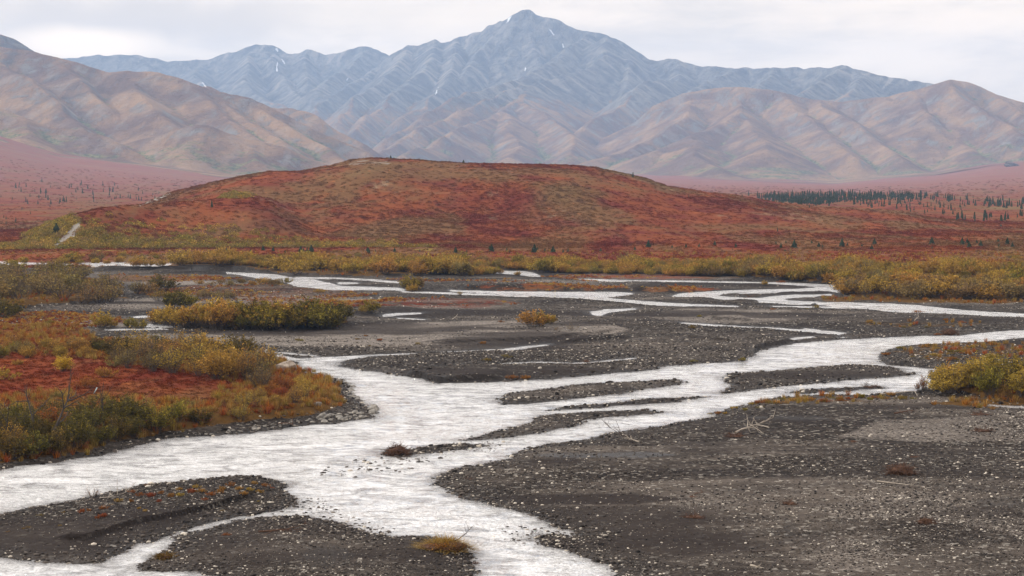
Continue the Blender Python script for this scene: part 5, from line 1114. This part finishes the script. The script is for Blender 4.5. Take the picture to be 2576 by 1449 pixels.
def deadtree(px, py, px2, py2, r0, label, seed, nb=7):
    p = hit(px, py); a = np.array(p[:3]); b_ = np.array(at(px2, py2, p[3] + .5)); d_ = b_ - a; L = np.linalg.norm(d_); d_ /= L; g = np.random.default_rng(seed); e = bpy.data.objects.new('dead_tree', None); COL.objects.link(e); e.location = p[:3]; tag(e, label, 'dead tree')
    def limb(s0, dr, L_, r_, n=8):
        pts = [s0]
        for i in range(n - 1): dr = dr + g.normal(size=3) * .12; dr /= np.linalg.norm(dr); pts.append(pts[-1] + dr * L_ / (n - 1))
        return np.array(pts), np.linspace(r_, r_ * .25, n)
    tr = limb(np.zeros(3) - d_ * .1, d_, L, r0); V, Fq = tubes([tr], 7); link('trunk', rawmesh('trunk', V, Fq, 4, M_snag, True), e)
    for k_ in range(nb):
        i = int(g.integers(2, 7)); dr = d_ + g.normal(size=3) * .55; dr /= np.linalg.norm(dr); L1, w1 = limb(tr[0][i], dr, L * g.uniform(.3, .6), r0 * .45); ps = [(L1, w1)]
        for q in range(3): dr2 = dr + g.normal(size=3) * .6; dr2 /= np.linalg.norm(dr2); ps.append(limb(L1[int(g.integers(2, 7))], dr2, L * .2, r0 * .2, 5))
        V, Fq = tubes(ps, 5); link('branch', rawmesh('branch', V, Fq, 4, M_snag, True), e)
deadtree(112,1122,206,992,.10,'leaning dead tree with bare forked limbs in the lower left willows',1)
deadtree(88,1112,95,978,.07,'upright bare dead trunk left of the leaning dead tree',2,5)
deadtree(20,1125,8,1000,.05,'thin bare dead stem near the left picture edge',3,4)
deadtree(262,1070,262,955,.045,'slender bare stem among the willows near the red tundra',4,5); deadtree(1048+1017,708,2063,674,.09,'small pale dead snag in the right thicket',5,3)
# pale blue strip
p = hit(240, 1015); sz_ = p[3] / F
st = link('marker_strip', rawmesh('marker_strip', [(-.03, 0, 0), (.03, .01, 0), (.22, .02, .34), (.17, 0, .36), (-.03, -.02, 0), (.03, -.01, 0), (.22, 0, .34), (.17, -.02, .36)], [0,1,2,3, 7,6,5,4, 0,4,5,1, 1,5,6,2, 2,6,7,3, 3,7,4,0], 4, None)); st.location = at(236, 990, p[3] - 1)
mm, t, b = newmat('pale_blue_plastic', .5); b.inputs['Base Color'].default_value = (.42, .55, .58, 1); st.data.materials.append(mm); tag(st, 'thin pale blue strip caught high in the left bank willows', 'plastic strip')
# --- snow patches lying in the mountain gullies
def snow(poly, label):
    cxs = sum(q[0] for q in poly) / len(poly); poly = [(cxs + (a - cxs) * .62, b_) for a, b_ in poly]
    xs = [p[0] for p in poly]; ys = [p[1] for p in poly]; n = 9; V = []; ok_ = []; gx_ = np.linspace(min(xs), max(xs), n); gy_ = np.linspace(min(ys), max(ys), n)
    for b_ in gy_:
        for a in gx_:
            a = a + random.uniform(-.5, .5); p = hit(a, b_ + random.uniform(-.5, .5), 3000, 9000); p = p or (0, 0, -1e4, 0); V.append((p[0], p[1] - 6, p[2] + 2.5)); ok_.append(p[3] > 0)
    Fc = []
    for i in range(n - 1):
        for j in range(n - 1):
            q = [i * n + j, i * n + j + 1, (i + 1) * n + j + 1, (i + 1) * n + j]; c_ = (np.array([(gx_[j] + gx_[j + 1]) / 2]), np.array([(gy_[i] + gy_[i + 1]) / 2]))
            if inpoly(c_[0], c_[1], poly)[0] and all(ok_[k_] for k_ in q) and max(V[k_][1] for k_ in q) - min(V[k_][1] for k_ in q) < 120: Fc += q
    if Fc:
        used = sorted(set(Fc)); mp = {k_: i for i, k_ in enumerate(used)}
        tag(link('snow_patch', rawmesh('snow_patch', [V[k_] for k_ in used], [mp[k_] for k_ in Fc], 4, M_snow, True)), label, 'snow patch')
snow([(1270,60),(1277,48),(1290,42),(1288,48),(1279,56)], 'largest snow patch just left of the main summit')
snow([(1376,74),(1384,77),(1398,89),(1396,93),(1384,83)], 'thin diagonal snow streak right below the main summit')
snow([(1412,112),(1416,112),(1421,121),(1416,123)], 'small snow patch in the gully right of the main summit')
snow([(1318,178),(1322,171),(1325,174),(1320,182)], 'tiny snow patch in the dark bowl below the summit')
snow([(1092,240),(1098,228),(1105,221),(1103,228),(1097,238)], 'snow streak in the deep gully left of the summit')
snow([(690,124),(698,123),(703,131),(698,132)], 'snow patch on the top of the left peak')
snow([(695,182),(694,166),(699,157),(702,160),(698,170),(700,182)], 'long upright snow streak below the left peak')
snow([(705,150),(710,151),(722,162),(716,163)], 'slanting snow patch right of the upright streak')
snow([(505,209),(509,209),(524,223),(519,222)], 'thin snow streak low on the far left range')
snow([(870,203),(878,197),(878,200),(872,205)], 'tiny snow dash between the two ranges')
